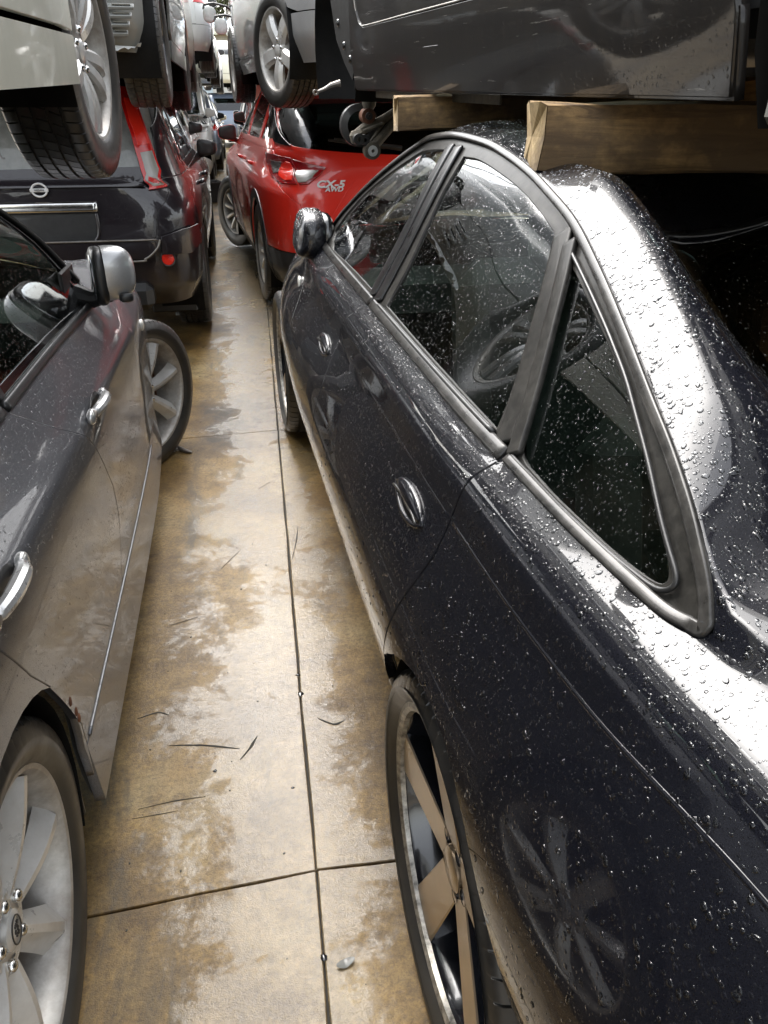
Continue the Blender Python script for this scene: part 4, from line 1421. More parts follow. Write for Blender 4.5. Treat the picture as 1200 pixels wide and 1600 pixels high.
    # across the middle: bumper, tailgate, roof
    arL = [p for p in arc(*ra, 205, -25, 22) if p[1] > zs + .11][0]
    sR = sl.side([(arL[0], arL[1])], 1)[0][0]
    if 'rear_bumper' not in skip:
        panel('rear_bumper', f, [(-sR, zs), (sR, zs), (sR, bz - .006), (-sR, bz - .006)], bp, root, **kw)
    if 'tailgate' not in skip:
        zz = [bz + .004, (bz + belt) / 2, belt, (belt + zt) / 2, zt]
        rr_ = sl.rear([(xh(z) - .006, z) for z in zz]); ll = sl.rear([(-xh(z) + .006, z) for z in zz])
        hg = sl.rear(sp['rear_glass'])
        t = panel('tailgate', f, ll + rr_[::-1], sp.get('tail_mat', P), root, holes=[hg], **kw)
        panel('rear_window', f, hg, M[sp.get('rear_glass_mat', 'glass_dark')], root, flange=0, off=-.005, **kw)
    if 'cabin' not in skip:
        A, B = np.linspace(-Lh, Lh, 121), np.concatenate([np.linspace(zt - .002, roof - .03, 8), np.linspace(roof - .025, roof, 8)])
        G = np.stack(np.meshgrid(A, B, indexing='ij'), -1).reshape(-1, 2)
        P_, N_ = surf_normal(f, G, np.array(ref))
        nb = len(B)
        fc = [(i * nb + j, i * nb + j + 1, (i + 1) * nb + j + 1, (i + 1) * nb + j) for i in range(120) for j in range(nb - 1)]
        mk('roof', P_, fc, P, root, True)
    for nm, poly, mat, off in sp.get('extras', ()):
        panel(nm, f, poly(sl) if callable(poly) else poly, M[mat], root, step=.03, bstep=.015, flange=.008, off=off, ref=ref)
    fl = MB()
    yr, yf = sl.row(.6)[1].min(), sl.row(.6)[1].max()
    w = rows_w(.6)
    fl.box((0, (yr + yf) / 2, zs + .10), (2 * w - .45, yf - yr - .3, .04))
    fl.box((0, (fa[0] + yf) / 2 - .1, (zs + hood) / 2 + .03), (2 * w - .75, yf - fa[0] + .3, hood - zs - .22), bev=.05)
    fl.box((0, cowl - .25, (zs + belt) / 2 + .12), (2 * w - .3, .35, .4), bev=.06)
    fl.build('cabin_floor', M['interior'], root)
    if 'cabin' not in skip:
        for sx in (-1, 1):
            seat_obj(root, (sx * .37, cowl - 1.25, zs + .28), sp.get('seat_mat', 'seat'))
        b = MB(); b.box((0, .35, zs + .36), (2 * w - .5, .5, .2), bev=.06); b.box((0, .08, zs + .68), (2 * w - .55, .16, .6), rot=Matrix.Rotation(-.25, 3, 'X'), bev=.05)
        b.build('rear_bench', M[sp.get('seat_mat', 'seat')], root)
    return sl

ST_MULTI = dict(n=10, face='alloy', barrel='alloy_dark', hub=.075, cap=.034, capmat='alloy', nuts=5, pcd=.056, nutoff=18,
                spokes=[dict(r0=.05, w0=.034, w1=.040, x0=-.030, x1=-.004, th=.03, bev=.5, bow=.008)])
ST_FIVE = dict(n=5, face='alloy', barrel='alloy_dark', hub=.078, cap=.030, capmat='alloy', nuts=5, pcd=.054, nutoff=36,
               spokes=[dict(r0=.045, w0=.085, w1=.098, x0=-.018, x1=-.010, th=.035, bev=.4, bow=.010)])
ST_TWIN = dict(n=5, face='alloy', barrel='alloy_dark', hub=.070, cap=.030, capmat='alloy', nuts=5, pcd=.052, nutoff=36,
               spokes=[dict(r0=.05, w0=.04, w1=.05, x0=-.022, x1=-.004, th=.03, bev=.4, da=-13, curve=.05, bow=.012), dict(r0=.05, w0=.04, w1=.05, x0=-.022, x1=-.004, th=.03, bev=.4, da=13, curve=-.05, bow=.012)])
ST_STEEL = dict(n=8, face='bare_grey', barrel='rim_black', hub=.09, nuts=5, pcd=.055, cap=.03,
                spokes=[dict(r0=.06, w0=.06, w1=.085, x0=-.045, x1=-.02, th=.02, bev=.3)])

def generic_spec(rows, **k):
    d = dict(rows=rows, zs=.28, hood=.98, belt=1.05, roof=1.62, cowl=2.45, rear_arch=(0, .36, .39), front_arch=(2.65, .36, .39), bz=.60, hatch_x=[.66, .66, .56],
             S2=[(.30, 1.05), (.42, .85), (.46, .6), (.46, .385)], S1=[(1.15, 1.05), (1.13, .7), (1.12, .385)], S0=[(2.10, 1.05), (2.15, .7), (2.12, .385)],
             windows=[[(-.35, 1.10), (.22, 1.10), (.2, 1.45), (-.25, 1.42)], [(.32, 1.10), (1.10, 1.10), (1.06, 1.48), (.32, 1.47)], [(1.20, 1.10), (2.08, 1.10), (1.55, 1.45), (1.17, 1.48)]],
             rear_glass=[(-.55, 1.12), (.55, 1.12), (.48, 1.46), (-.48, 1.46)], wheel=dict(Rt=.34, Rr=.22, w=.225, style=ST_MULTI), handle_y=(.55, 1.32),
             extras=[])
    d.update(k)
    return d

def front_lamps(hood, w):
    ex = []
    for sg in (-1, 1):
        ex.append(('headlamp', (lambda sl, sg=sg: sl.front([(sg * x, z) for x, z in [(w * .56, hood - .20), (w * .93, hood - .16), (w * .95, hood - .09), (w * .60, hood - .11)]])), 'clear_lens', .004))
    ex.append(('grille', (lambda sl: sl.front([(x, z) for x, z in [(.40, hood - .24), (.48, hood - .12)]]) + sl.front([(.02, hood - .12)]) + sl.front([(.02, hood - .24)])), 'black_plastic', .004))
    ex.append(('grille', (lambda sl: sl.front([(-x, z) for x, z in [(.40, hood - .24), (.48, hood - .12)]]) + sl.front([(-.02, hood - .12)]) + sl.front([(-.02, hood - .24)])), 'black_plastic', .004))
    ex.append(('number_plate_recess', (lambda sl: sl.front([(.26, .42), (.26, .54), (.02, .54), (.02, .42)])), 'black_plastic', .003))
    return ex

def rear_lamps(belt, w):
    return [('tail_lamp', (lambda sl, sg=sg: sl.rear([(sg * x, z) for x, z in [(w * .74, belt - .22), (w * .96, belt - .22), (w * .95, belt - .02), (w * .74, belt - .04)]])), 'red_lens', .004) for sg in (-1, 1)]
# ---------------------------------------------------------------- the black saloon on the right
def place(x, y, psi, hw, side, z=0.0):
    """origin of a car whose `side` flank plane passes through (x, y); psi = heading to the right of +Y"""
    c, s = math.cos(psi), math.sin(psi)
    lx = hw * (-side)                      # from the flank to the centre line
    return (x + lx * c, y - lx * s, z), -psi

loc, rz = place(0.19, 0.765, -0.033, SED_HW, -1)
sedan = thing('black_saloon', 'rain-beaded black saloon with bronze five-spoke wheels, parked along the right of the alley', 'car', loc, rz)
TIP = [(-0.225, 3.95), (-0.268, 3.97), (-0.293, 4.06), (-0.297, 4.25), (-0.294, 4.45), (-0.276, 4.78), (-0.238, 4.93), (-0.2, 4.985)]
UP = [(y, 5.0) for y in (-.13, -.05, .05, .2, .4, .6, .8, 1.0, 1.2, 1.4, 1.55, 1.7, 1.85)] + [(1.93, 4.95), (1.99, 4.7)]
sed_sp = dict(
    paint=M['black_paint'], body_label='black rear quarter, pillar and roof covered in rain beads', hw=SED_HW, near=-1,
    rear_arch=(0.0, .340, .357), front_arch=(2.80, .345, .368), sill_z=lambda y: .26, sill_v=.72,
    tail=-1.12, nose=3.6,
    S2=[(.130, 4.0), (.133, 3.88), (.148, 3.45), (.160, 3.0), (.165, 2.78), (.183, 2.58), (.210, 2.33), (.228, 2.12), (.262, 1.70), (.325, 1.25), (.395, .9), (.43, .72)],
    S1=[(1.035, 4.0), (1.09, 3.6), (1.15, 3.06), (1.167, 2.76), (1.16, 2.2), (1.13, 1.5), (1.09, .72)],
    S0=[(2.03, 4.0), (2.01, 3.5), (1.98, 3.0), (1.96, 2.4), (1.94, 1.5), (1.93, .72)],
    lower=[(y, 3.98) for y in (.1, 0, -.1, -.17)], tip=TIP, upper=UP,
    roof=[(2.06, 4.95), (2.05, 5.08), (1.96, 5.22), (1.81, 5.40), (1.70, 5.65), (1.66, 6.2), (1.64, 7.0), (1.3, 7.0), (1.0, 7.0), (.62, 7.0), (.588, 6.68), (.556, 5.96), (.33, 6.0), (.06, 5.86), (-.01, 5.95), (-.05, 6.4), (-.06, 7.0), (-1.12, 7.0)],
    lower_frame=[(y, 4.005) for y in (1.98, 1.7, 1.4, 1.1, .8, .5, .3, .1, -.05, -.15)],
    upper_frame=[(-0.215, 3.985), (-0.262, 3.99), (-0.288, 4.06), (-0.291, 4.25), (-0.288, 4.45), (-0.27, 4.77), (-0.234, 4.92), (-0.195, 4.975)] + [(y, v - .01) for y, v in UP] + [(2.0, 4.3)],
    glass=[
        [(1.78, 4.05), (1.87, 4.2), (1.90, 4.45), (1.86, 4.75), (1.78, 4.87), (1.69, 4.9), (1.56, 4.9), (1.46, 4.905), (1.325, 4.91), (1.17, 4.905), (1.148, 4.65), (1.138, 4.37), (1.122, 4.15), (1.105, 4.045)],
        [(1.023, 4.893), (1.02, 4.69), (.995, 4.461), (.968, 4.25), (.955, 4.045), (.744, 4.04), (.552, 4.04), (.320, 4.045), (.206, 4.048), (.233, 4.231), (.270, 4.442), (.318, 4.652), (.39, 4.86), (.407, 4.890), (.488, 4.903), (.588, 4.908), (.759, 4.906), (.948, 4.905)],
        curve([(.315, 4.83), (.269, 4.7), (.208, 4.425), (.126, 4.08), (.049, 4.03), (-.069, 4.03), (-.158, 4.03), (-.205, 4.08), (-.219, 4.19), (-.211, 4.359), (-.179, 4.522), (-.104, 4.730), (-.006, 4.84), (.082, 4.863), (.178, 4.866), (.29, 4.872)], 4, True).tolist(),
    ],
    glass_mats=['glass', 'glass', 'glass'], frame_mat=M['frame'],
    hood=[(2.08, 5.1), (2.09, 4.0), (3.6, 4.0), (3.6, 7.0), (2.67, 7.0), (2.52, 6.0)],
    screen=[(2.05, 5.10), (1.96, 5.23), (1.81, 5.41), (1.70, 5.66), (1.66, 6.21), (1.64, 7.0), (2.64, 7.0), (2.47, 6.0), (2.12, 5.2)],
    rear_glass=[(.635, 7.0), (.603, 6.68), (.57, 5.95), (.33, 5.985), (.055, 5.86), (-.02, 5.94), (-.06, 6.4), (-.07, 7.0)],
    dash=1.85, seat_y=1.15, bench_y=.45,
)
sed_keep = []
for k_ in ('roof', 'hood', 'screen', 'rear_glass'):
    sed_sp[k_] = vm(sed_sp[k_])
build_sec_car(sedan, SED, sed_sp, sed_keep)

# bright mouldings round the windows: along the belt (split at the door seams) and over the arch
sf = SED.f(-1)
cv = lambda pts, n=10: np.array([(y, v * VS) for y, v in curve(pts, n)])
strip('belt_moulding', sf, cv([(1.030, 4.0), (.9, 3.99), (.6, 3.99), (.4, 3.98), (.138, 3.975)]), M['moulding'], sedan, .0115, .0045, off=.002, power=.45)
strip('belt_moulding', sf, cv([(1.96, 4.0), (1.7, 4.0), (1.4, 4.0), (1.043, 4.0)]), M['moulding'], sedan, .0115, .0045, off=.002, power=.45)
loop = [(.126, 3.975), (.03, 3.97), (-.08, 3.96), (-.20, 3.95)] + [(-0.256, 3.965), (-0.283, 4.05), (-0.287, 4.25), (-0.284, 4.45), (-0.266, 4.77), (-0.230, 4.92), (-0.19, 4.975)] + [(y, 4.99) for y in (-.12, -.03, .1, .25, .45, .7, 1.0, 1.2, 1.4, 1.55, 1.7, 1.85)] + [(1.925, 4.94), (1.985, 4.7)]
strip('window_moulding', sf, cv(loop, 8), M['moulding'], sedan, .0072, .004, off=.002, power=.45)
inner_ = [(.135, 4.018), (.03, 4.010), (-.08, 4.008), (-.17, 4.014), (-.222, 4.08)]
strip('window_seal', sf, cv(inner_ + [(-.232, 4.37), (-.195, 4.55), (-.11, 4.765), (-.01, 4.875), (.08, 4.90), (.18, 4.905), (.34, 4.91)], 8), M['black_plastic'], sedan, .003, .003, off=.001)
strip('window_seal', sf, cv([(.20, 4.03), (.5, 4.022), (.8, 4.02), (.98, 4.02)], 8), M['black_plastic'], sedan, .005, .006, off=.001)
# the bar between door pane and quarter pane, and the centre post, standing a little proud
cb = [(.131, 4.03), (.160, 4.2), (.198, 4.4), (.243, 4.6), (.290, 4.78), (.340, 4.93)]
strip('pillar_bar', sf, cv([(y + .030, v) for y, v in cb], 8), M['frame'], sedan, .020, .0035, off=.0, power=.25)
strip('pillar_bar', sf, cv([(y - .010, v) for y, v in cb], 8), M['frame'], sedan, .013, .005, off=.0, power=.25)
cp = [(1.033, 4.03), (1.052, 4.226), (1.070, 4.5), (1.088, 4.75), (1.10, 4.93)]
strip('centre_post', sf, cv([(y - .018, v) for y, v in cp], 8), M['post_black'], sedan, .024, .0035, off=.0, power=.3)
strip('centre_post', sf, cv([(y + .042, v) for y, v in cp], 8), M['post_black'], sedan, .022, .0035, off=.0, power=.3)

strip('rear_window_seal', sf, cv(vm([(.628, 7.0), (.596, 6.68), (.562, 5.97), (.33, 5.995), (.06, 5.86), (-.012, 5.95), (-.052, 6.4), (-.062, 7.0)]), 10), M['post_black'], sedan, .009, .005, off=.0, power=.6)

def almond_handle(root, f, yc, vc, ly, lz, paintm, barm):
    """flush pull: raised almond rim, hollow inside, a flap across its upper half"""
    q = np.linspace(-1, 1, 22)
    up = np.stack([yc + ly * q, (vc + lz * .8 * (1 - q**2) ** .8 / VS * .62) * VS], -1)
    lo = np.stack([yc + ly * q[::-1], (vc - lz * 1.1 * (1 - q**2) ** .8 / VS * .62) * VS], -1)
    al = np.concatenate([up[:-1], lo[:-1]])
    h = strip('door_handle', f, al, paintm, root, .0045, .0035, closed=True, off=.001)
    panel('handle_cup', f, al, M['gloss_black'], h, step=.012, bstep=.006, flange=0, off=.0008)
    tt = np.linspace(-1, 1, 25)
    bar = np.stack([yc + ly * .93 * tt, (vc + (.22 + .42 * (1 - tt**2)) * lz / VS * .45) * VS], -1)
    strip('handle_flap', f, bar, barm, h, .0175 * np.sqrt(np.clip(1 - tt**2, .02, 1)), .008 * np.sqrt(np.clip(1 - tt**2, .05, 1)), off=.003)
    edge = np.stack([yc + ly * .9 * tt, (vc + (-.30 + .42 * (1 - tt**2)) * lz / VS * .45) * VS], -1)
    strip('flap_edge', f, edge, M['moulding'], h, .0022, .002, off=.008)
    return h
almond_handle(sedan, sf, .330, 2.80, .084, .025, M['black_paint'], M['black_paint'])
almond_handle(sedan, sf, 1.295, 2.80, .084, .025, M['black_paint'], M['black_paint'])

# hip crease: a fine raised line along flank
strip('crease_line', sf, np.array([(y, 3.0 * VS) for y in np.linspace(-1.05, .152, 60)]), M['black_paint'], sedan, .003, .0012, off=-.0004)
strip('crease_line', sf, np.array([(y, 3.0 * VS) for y in np.linspace(.172, 1.14, 50)]), M['black_paint'], sedan, .003, .0012, off=-.0004)

# side lamp, folded-in mirror
p0, n0 = surf_normal(sf, np.array([[2.09, 2.9 * VS]]), np.array((0, 1.3, .6)))
lm = MB(); v_, f_ = ellipsoid((0, 0, 0), (.008, .030, .022)); lm.add(np.array(v_) + p0[0], f_)
lm.build('side_lamp', M['white_lens'], sedan)
mx = -SED_HW + .125
mb = MB(); v_, f_ = ellipsoid((0, 0, 0), (.056, .105, .072), 32, 20, .62)
v_ = np.array(v_); v_[:, 0] *= 1 - .25 * np.clip(v_[:, 2] / .07, -1, 1) * np.sign(v_[:, 0] * -1).clip(0, 1); v_[:, 2] += .10 * (v_[:, 1] / .1) * .1
mb.add(v_ + [mx, 1.99, 1.02], f_)
mir = mb.build('door_mirror', M['black_paint'], sedan, sharp=60)
mb = MB(); v_, f_ = ellipsoid((mx + .048, 1.99, 1.015), (.026, .10, .070), 24, 12, .7); mb.add(v_, f_)
mb.tube([(mx + .0, 1.99, .965), (mx + .04, 1.99, .955), (mx + .08, 1.98, .97)], .028, 10)
mb.build('mirror_base', M['gloss_black'], mir)
mv = np.array([v.co[:] for v in mir.data.vertices]); mt = np.array([[p.vertices[0], p.vertices[1], p.vertices[2]] for p in mir.data.polygons])
mc_ = mv.mean(0); mn = (mv - mc_) / np.linalg.norm(mv - mc_, axis=1)[:, None]
scatter_drops('rain_beads', [(mv, mt, mn)], M['water'], sedan, 900, .0010, .0035, lambda P, Nn: (.15 + np.clip(Nn[:, 2], 0, 1)), power=2.0, seed=6)
# wheels
style_flat = dict(n=5, face='bronze_face', barrel='rim_black', lip=True, lipmat='scuffed_lip', hub=.068, cap=.036, capmat='bronze_face', nuts=5, pcd=.050, nutmat='rim_black', nutoff=36, hole=True, offset=-.006,
                  spokes=[dict(r0=.045, w0=.072, w1=.098, x0=-.020, x1=-.004, th=.045, bev=.06, side='s')])
style_flat['spokes'][0]['side'] = 1
wx = -SED_HW + .10
make_wheel(sedan, (wx + .036, .02, .328), 0, -1, .325, .262, .235, style_flat, M, spin=33)
make_wheel(sedan, (wx + .065, 2.78, .333), 0, -1, .328, .262, .235, style_flat, M, spin=10)
make_wheel(sedan, (-wx - .036, .02, .328), 0, 1, .325, .262, .235, style_flat, M, detail=False)
make_wheel(sedan, (-wx - .065, 2.78, .333), 0, 1, .328, .262, .235, style_flat, M, detail=False)

# rain: big beads on everything that faces up, fewer on the flank
def wet_weight(P, Nn):
    up = np.clip(Nn[:, 2], 0, 1)
    patch = np.sin(P[:, 1] * 31 + 3 * np.sin(P[:, 2] * 23)) * np.sin(P[:, 2] * 37 + P[:, 0] * 29 + 2 * np.sin(P[:, 1] * 17))
    return (0.06 + up ** 1.2) * (1 + .75 * patch)
near_only = lambda P, Nn: wet_weight(P, Nn) * (P[:, 1] < 1.0) * np.where(P[:, 1] < .2, 1.0, .35)
scatter_drops('rain_beads', sed_keep, M['water'], sedan, 44000, .0005, .0038, near_only, power=4.5, seed=3)
scatter_drops('rain_beads', sed_keep, M['water'], sedan, 30000, .0006, .0024, lambda P, Nn: wet_weight(P, Nn) * (P[:, 2] > .45), power=2.5, seed=4)
scatter_drops('rain_beads', sed_sp['rear_keep'], M['water'], sedan, 2600, .0005, .0024, None, power=3.0, hgt=.5, seed=9)
scatter_drops('rain_beads', sed_sp['glass_keep'], M['water'], sedan, 4500, .0005, .0019, None, power=3.0, hgt=.5, seed=5)
# ---------------------------------------------------------------- the dark grey saloon on the left
LEG_HW = 0.865
_TL = np.array([(-1.0, .12), (-.5, .02), (0, 0), (1.0, 0), (1.6, .004), (2.0, .02), (2.4, .055), (2.8, .13), (3.1, .25), (3.35, .45)])
def _lk(rows, taper=1.0):
    rows = np.array(rows, float)
    t = pchip(_TL[:, 0], _TL[:, 1], rows[:, 0]) * taper
    return np.stack([rows[:, 0], np.maximum(LEG_HW - rows[:, 1] - t, 0.0), rows[:, 2]], -1)
_sl = [-1.0, -.5, 0, 1.0, 1.6, 2.0, 2.4, 2.8, 3.1, 3.35]
LEG_KNOTS = [
    _lk([(y, .0, .20) for y in _sl]),
    _lk([(y, .012, .348) for y in _sl]),
    _lk([(y, .0, .58) for y in _sl]),
    _lk([(-1.0, .004, .81), (0, .002, .805), (1.0, .002, .79), (1.6, .004, .775), (2.2, .008, .75), (2.8, .02, .70), (3.35, .03, .6)]),
    _lk([(-1.0, .12, .95), (0, .10, .935), (.45, .098, .925), (1.0, .098, .915), (1.45, .095, .897), (1.9, .09, .885), (2.4, .10, .85), (2.9, .12, .80), (3.35, .1, .68)]),
    _lk([(-1.0, .28, 1.0), (-.35, .20, 1.0), (-.05, .26, 1.13), (.4, .33, 1.28), (.9, .355, 1.335), (1.2, .325, 1.28), (1.40, .270, 1.19), (1.52, .20, 1.09), (1.60, .13, .965), (1.75, .15, .925), (2.2, .19, .885), (2.8, .25, .81), (3.35, .2, .69)]),
    _lk([(-1.0, .5, 1.0), (-.35, .5, 1.02), (-.05, .5, 1.13), (.4, .55, 1.33), (.9, .58, 1.385), (1.2, .57, 1.36), (1.5, .5, 1.20), (1.75, .42, 1.02), (1.95, .42, .95), (2.4, .48, .895), (2.8, .5, .84), (3.35, .4, .7)]),
    _lk([(-1.0, .865, 1.0), (-.35, .865, 1.03), (-.05, .865, 1.15), (.4, .865, 1.35), (.9, .865, 1.40), (1.2, .865, 1.385), (1.55, .865, 1.25), (1.95, .865, 1.03), (2.12, .865, .95), (2.5, .865, .91), (2.9, .865, .85), (3.35, .865, .71)], 0.0),
]
LEG = Sec(LEG_KNOTS, crease={1: 0.0, 3: .35, 4: .5})
loc, rz = place(-0.35, 0.815, 0.006, LEG_HW, 1)
legacy = thing('grey_saloon', 'dark grey metallic saloon with silver seven-spoke wheels and bright door handles, left of the alley', 'car', loc, rz)
LUP = [(y, 5.0) for y in (-.25, -.05, .2, .5, .8, 1.0, 1.2, 1.35, 1.5)] + [(1.57, 4.9)]
leg_sp = dict(
    paint=M['grey_paint'], body_label='grey rear quarter with a dented arch lip', hw=LEG_HW, near=1,
    rear_arch=(-.02, .33, .352), front_arch=(2.55, .32, .352), sill_z=lambda y: .215, sill_v=.98,
    tail=-.97, nose=3.3,
    S2=[(.03, 4.0), (.02, 3.6), (.06, 2.9), (.13, 2.45), (.20, 2.1), (.28, 1.6), (.33, 1.25), (.345, .98)],
    S1=[(.60, 4.0), (.70, 3.4), (.84, 2.7), (.94, 2.1), (.96, 1.7), (.93, 1.3), (.90, .98)],
    S0=[(1.66, 4.0), (1.70, 3.2), (1.74, 2.4), (1.76, 1.6), (1.75, .98)],
    lower=[(y, 4.0) for y in (0.0, -.1, -.2)], tip=[(-.28, 4.1), (-.33, 4.5), (-.31, 4.9)], upper=LUP,
    roof=[(1.62, 4.97), (1.60, 5.1), (1.5, 5.25), (1.3, 5.4), (1.2, 5.7), (1.15, 6.2), (1.13, 7.0), (.8, 7.0), (.42, 7.0), (.40, 6.2), (.1, 6.0), (-.25, 5.9), (-.33, 6.2), (-.35, 7.0), (-.97, 7.0)],
    lower_frame=[(y, 4.01) for y in (1.62, 1.4, 1.1, .8, .5, .2, 0, -.18)],
    upper_frame=[(-.26, 4.1), (-.31, 4.5), (-.29, 4.85)] + [(y, v - .02) for y, v in LUP],
    glass=[
        [(1.50, 4.06), (1.565, 4.15), (1.54, 4.45), (1.48, 4.75), (1.38, 4.88), (1.2, 4.93), (1.0, 4.94), (.88, 4.94), (.80, 4.6), (.74, 4.3), (.66, 4.06), (1.0, 4.05)],
        [(.54, 4.06), (.60, 4.3), (.66, 4.6), (.73, 4.93), (.4, 4.93), (.1, 4.9), (-.05, 4.6), (-.12, 4.3), (-.14, 4.06), (.2, 4.05)],
    ],
    glass_mats=['glass', 'glass'], frame_mat=M['gloss_black'],
    hood=[(1.64, 5.15), (1.70, 4.0), (3.3, 4.0), (3.3, 7.0), (2.14, 7.0), (1.97, 6.0), (1.76, 5.4)],
    screen=[(1.605, 5.11), (1.505, 5.26), (1.305, 5.41), (1.205, 5.71), (1.155, 6.21), (1.135, 7.0), (2.10, 7.0), (1.93, 6.0), (1.7, 5.3)],
    rear_glass=[(.415, 7.0), (.395, 6.21), (.1, 6.01), (-.245, 5.91), (-.32, 6.2), (-.345, 7.0)],
    dash=1.5, seat_y=.72, bench_y=-.1, seat_mat='seat_red', wheel_x=.36,
)
leg_keep = []
build_sec_car(legacy, LEG, leg_sp, leg_keep)
lf = LEG.f(1)
strip('belt_moulding', lf, cv([(1.58, 4.0), (1.3, 4.0), (1.0, 4.0), (.8, 4.0), (.612, 4.0)]), M['black_plastic'], legacy, .011, .007, off=.003, power=.6)
strip('belt_moulding', lf, cv([(.588, 4.0), (.4, 4.0), (.2, 4.0), (-.15, 4.0)]), M['black_plastic'], legacy, .011, .007, off=.003, power=.6)
strip('belt_highlight', lf, cv([(1.58, 3.955), (1.3, 3.955), (1.0, 3.955), (.612, 3.955)]), M['chrome'], legacy, .0025, .003, off=.002)
strip('belt_highlight', lf, cv([(.588, 3.955), (.4, 3.955), (.2, 3.955), (-.15, 3.955)]), M['chrome'], legacy, .0025, .003, off=.002)
strip('centre_post', lf, cv([(.605, 4.05), (.67, 4.3), (.73, 4.6), (.80, 4.93)]), M['black_plastic'], legacy, .05, .006, off=-.002, power=.3)
for a in ([(1.60, 4.9), (1.52, 4.985), (1.35, 5.0), (1.1, 5.0), (.8, 5.0), (.4, 5.0), (.0, 5.0)],):
    strip('roof_moulding', lf, cv(a), M['black_plastic'], legacy, .012, .007, off=.002)

strip('skirt_bead', lf, cv([(.37, .97), (.8, .965), (1.3, .965), (1.80, .965)]), M['grey_paint'], legacy, .004, .0035, off=.001)

def bar_handle(root, f, yc, vc, ln=.10):
    ab = np.array([[yc, vc * VS]])
    p, n = surf_normal(f, ab, np.array((0, 1.3, .6)))
    p, n = p[0], n[0]
    t = np.array([0, 1.0, -.03]); t /= np.linalg.norm(t); b = np.cross(t, n)
    h = MB()
    # thick pull standing off the door on two feet, its ends swelling into pads
    s = np.linspace(-1, 1, 25)
    path = [p + t * (ln * k) + n * (.002 + .024 * (1 - abs(k) ** 3)) for k in s]
    rad = .0105 + .0025 * (1 - s**2)
    rad[0:2] *= .7; rad[-2:] *= .7
    h.tube(path, rad, 10)
    o = h.build('door_handle', M['handle_silver'], root)
    for sg in (-1, 1):
        e = MB()
        v_, f_ = ellipsoid((0, 0, 0), (.010, .026 if sg < 0 else .016, .016), 20, 10, .8)
        e.add(np.array(v_) + p + t * (ln * sg * 1.08) + n * .006, f_)
        e.build('handle_pad', M['handle_silver'], o)
    c = MB(); v_, f_ = ellipsoid((0, 0, 0), (.004, .065, .034), 24, 10, 1.0); c.add(np.array(v_) + p - n * .0015, f_)
    c.build('handle_cup', M['black_plastic'], o)
    k = MB(); k.lathe([(.0, .008), (.004, .0075), (.005, .0)], 14, c=tuple(p - t * ln * 1.08 + n * .016))
    k.build('key_cylinder', M['steel'], o)
    return o
bar_handle(legacy, lf, .945, 3.06, .075)
bar_handle(legacy, lf, .15, 3.08, .075)
p0, n0 = surf_normal(lf, np.array([[2.02, 2.75 * VS]]), np.array((0, 1.3, .6)))
lm = MB(); v_, f_ = ellipsoid((0, 0, 0), (.010, .026, .020)); lm.add(np.array(v_) + p0[0], f_)
lm.build('side_lamp', M['white_lens'], legacy)
# mirror: silver grey shell, black surround, glass facing back
mc = np.array([LEG_HW - .030, 1.54, .985])
mb = MB()
v_, f_ = ellipsoid((0, 0, 0), (.068, .075, .076), 30, 18, .72)
v_ = np.array(v_); v_[:, 1] = np.where(v_[:, 1] < -.012, -.012, v_[:, 1]); v_[:, 2] += .01 * (v_[:, 0] / .1)
mb.add(v_, f_)
mir = mb.build('door_mirror', M['silver_paint'], legacy, sharp=50)
mir.location = mc
mir.rotation_euler = (0, 0, -1.32)
mb = MB()
v_, f_ = ellipsoid((0, 0, 0), (.069, .022, .079), 30, 14, .6)
mb.add(np.array(v_) + [0, -.025, -.006], f_)
mb.build('mirror_base', M['black_plastic'], mir)
mb = MB()
mb.tube([mc + [.0, .0, -.06], mc + [-.05, .0, -.072], mc + [-.10, .02, -.06]], [.020, .024, .03], 10)
mb.box(mc + [-.112, -.01, -.03], (.012, .17, .10), bev=.004)
mb.build('mirror_arm', M['black_plastic'], legacy)
mb = MB(); v_, f_ = ellipsoid((0, 0, 0), (.058, .005, .062), 28, 12, .6); mb.add(np.array(v_) + [0, -.044, -.004], f_)
mb.build('mirror_glass', M['mirror_glass'], mir)
ind = MB(); v_, f_ = ellipsoid((0, 0, 0), (.012, .02, .014), 16, 10, .7); ind.add(np.array(v_) + [.058, .035, -.06], f_)
ind.build('puddle_lamp', M['black_plastic'], mir)
style_leg = dict(n=7, face='alloy', barrel='alloy_dark', hub=.066, cap=.030, capmat='alloy', nuts=5, pcd=.0505, nutoff=20, emblem=True, offset=-.004,
                 spokes=[dict(r0=.045, w0=.052, w1=.082, x0=-.022, x1=-.003, th=.034, bev=.8, tw=0.0, bow=.008)])
wx = LEG_HW - .045 - .088
make_wheel(legacy, (wx, 0.0, .313), 0, 1, .315, .232, .212, style_leg, M, spin=-4)
make_wheel(legacy, (wx - .02, 2.47, .313), -.5, 1, .315, .232, .212, style_leg, M, spin=12)
make_wheel(legacy, (-wx, 0.0, .313), 0, -1, .315, .232, .212, style_leg, M, detail=False)
make_wheel(legacy, (-wx + .02, 2.47, .313), -.5, -1, .315, .232, .212, style_leg, M, detail=False)
mf = MB(); mf.box((LEG_HW - .10, .345, .26), (.11, .014, .20), bev=.005)
mf.build('mud_flap', M['black_plastic'], legacy)
for yy, zz in ((.285, .50), (.31, .455), (.322, .43)):
    q = lf(np.array([[yy, float(LEG.v_at(yy, zz)[0]) * VS]]))[0]
    e = MB(); v_, f_ = ellipsoid(tuple(q), (.003, .007, .010), 10, 6, 1.0); e.add(v_, f_)
    e.build('rust_spot', M['rust'], legacy)
scatter_drops('rain_beads', leg_keep, M['water'], legacy, 17000, .0006, .0021, lambda P, Nn: (.12 + np.clip(Nn[:, 2], 0, 1)) * (P[:, 2] > .5), power=2.5, seed=8)
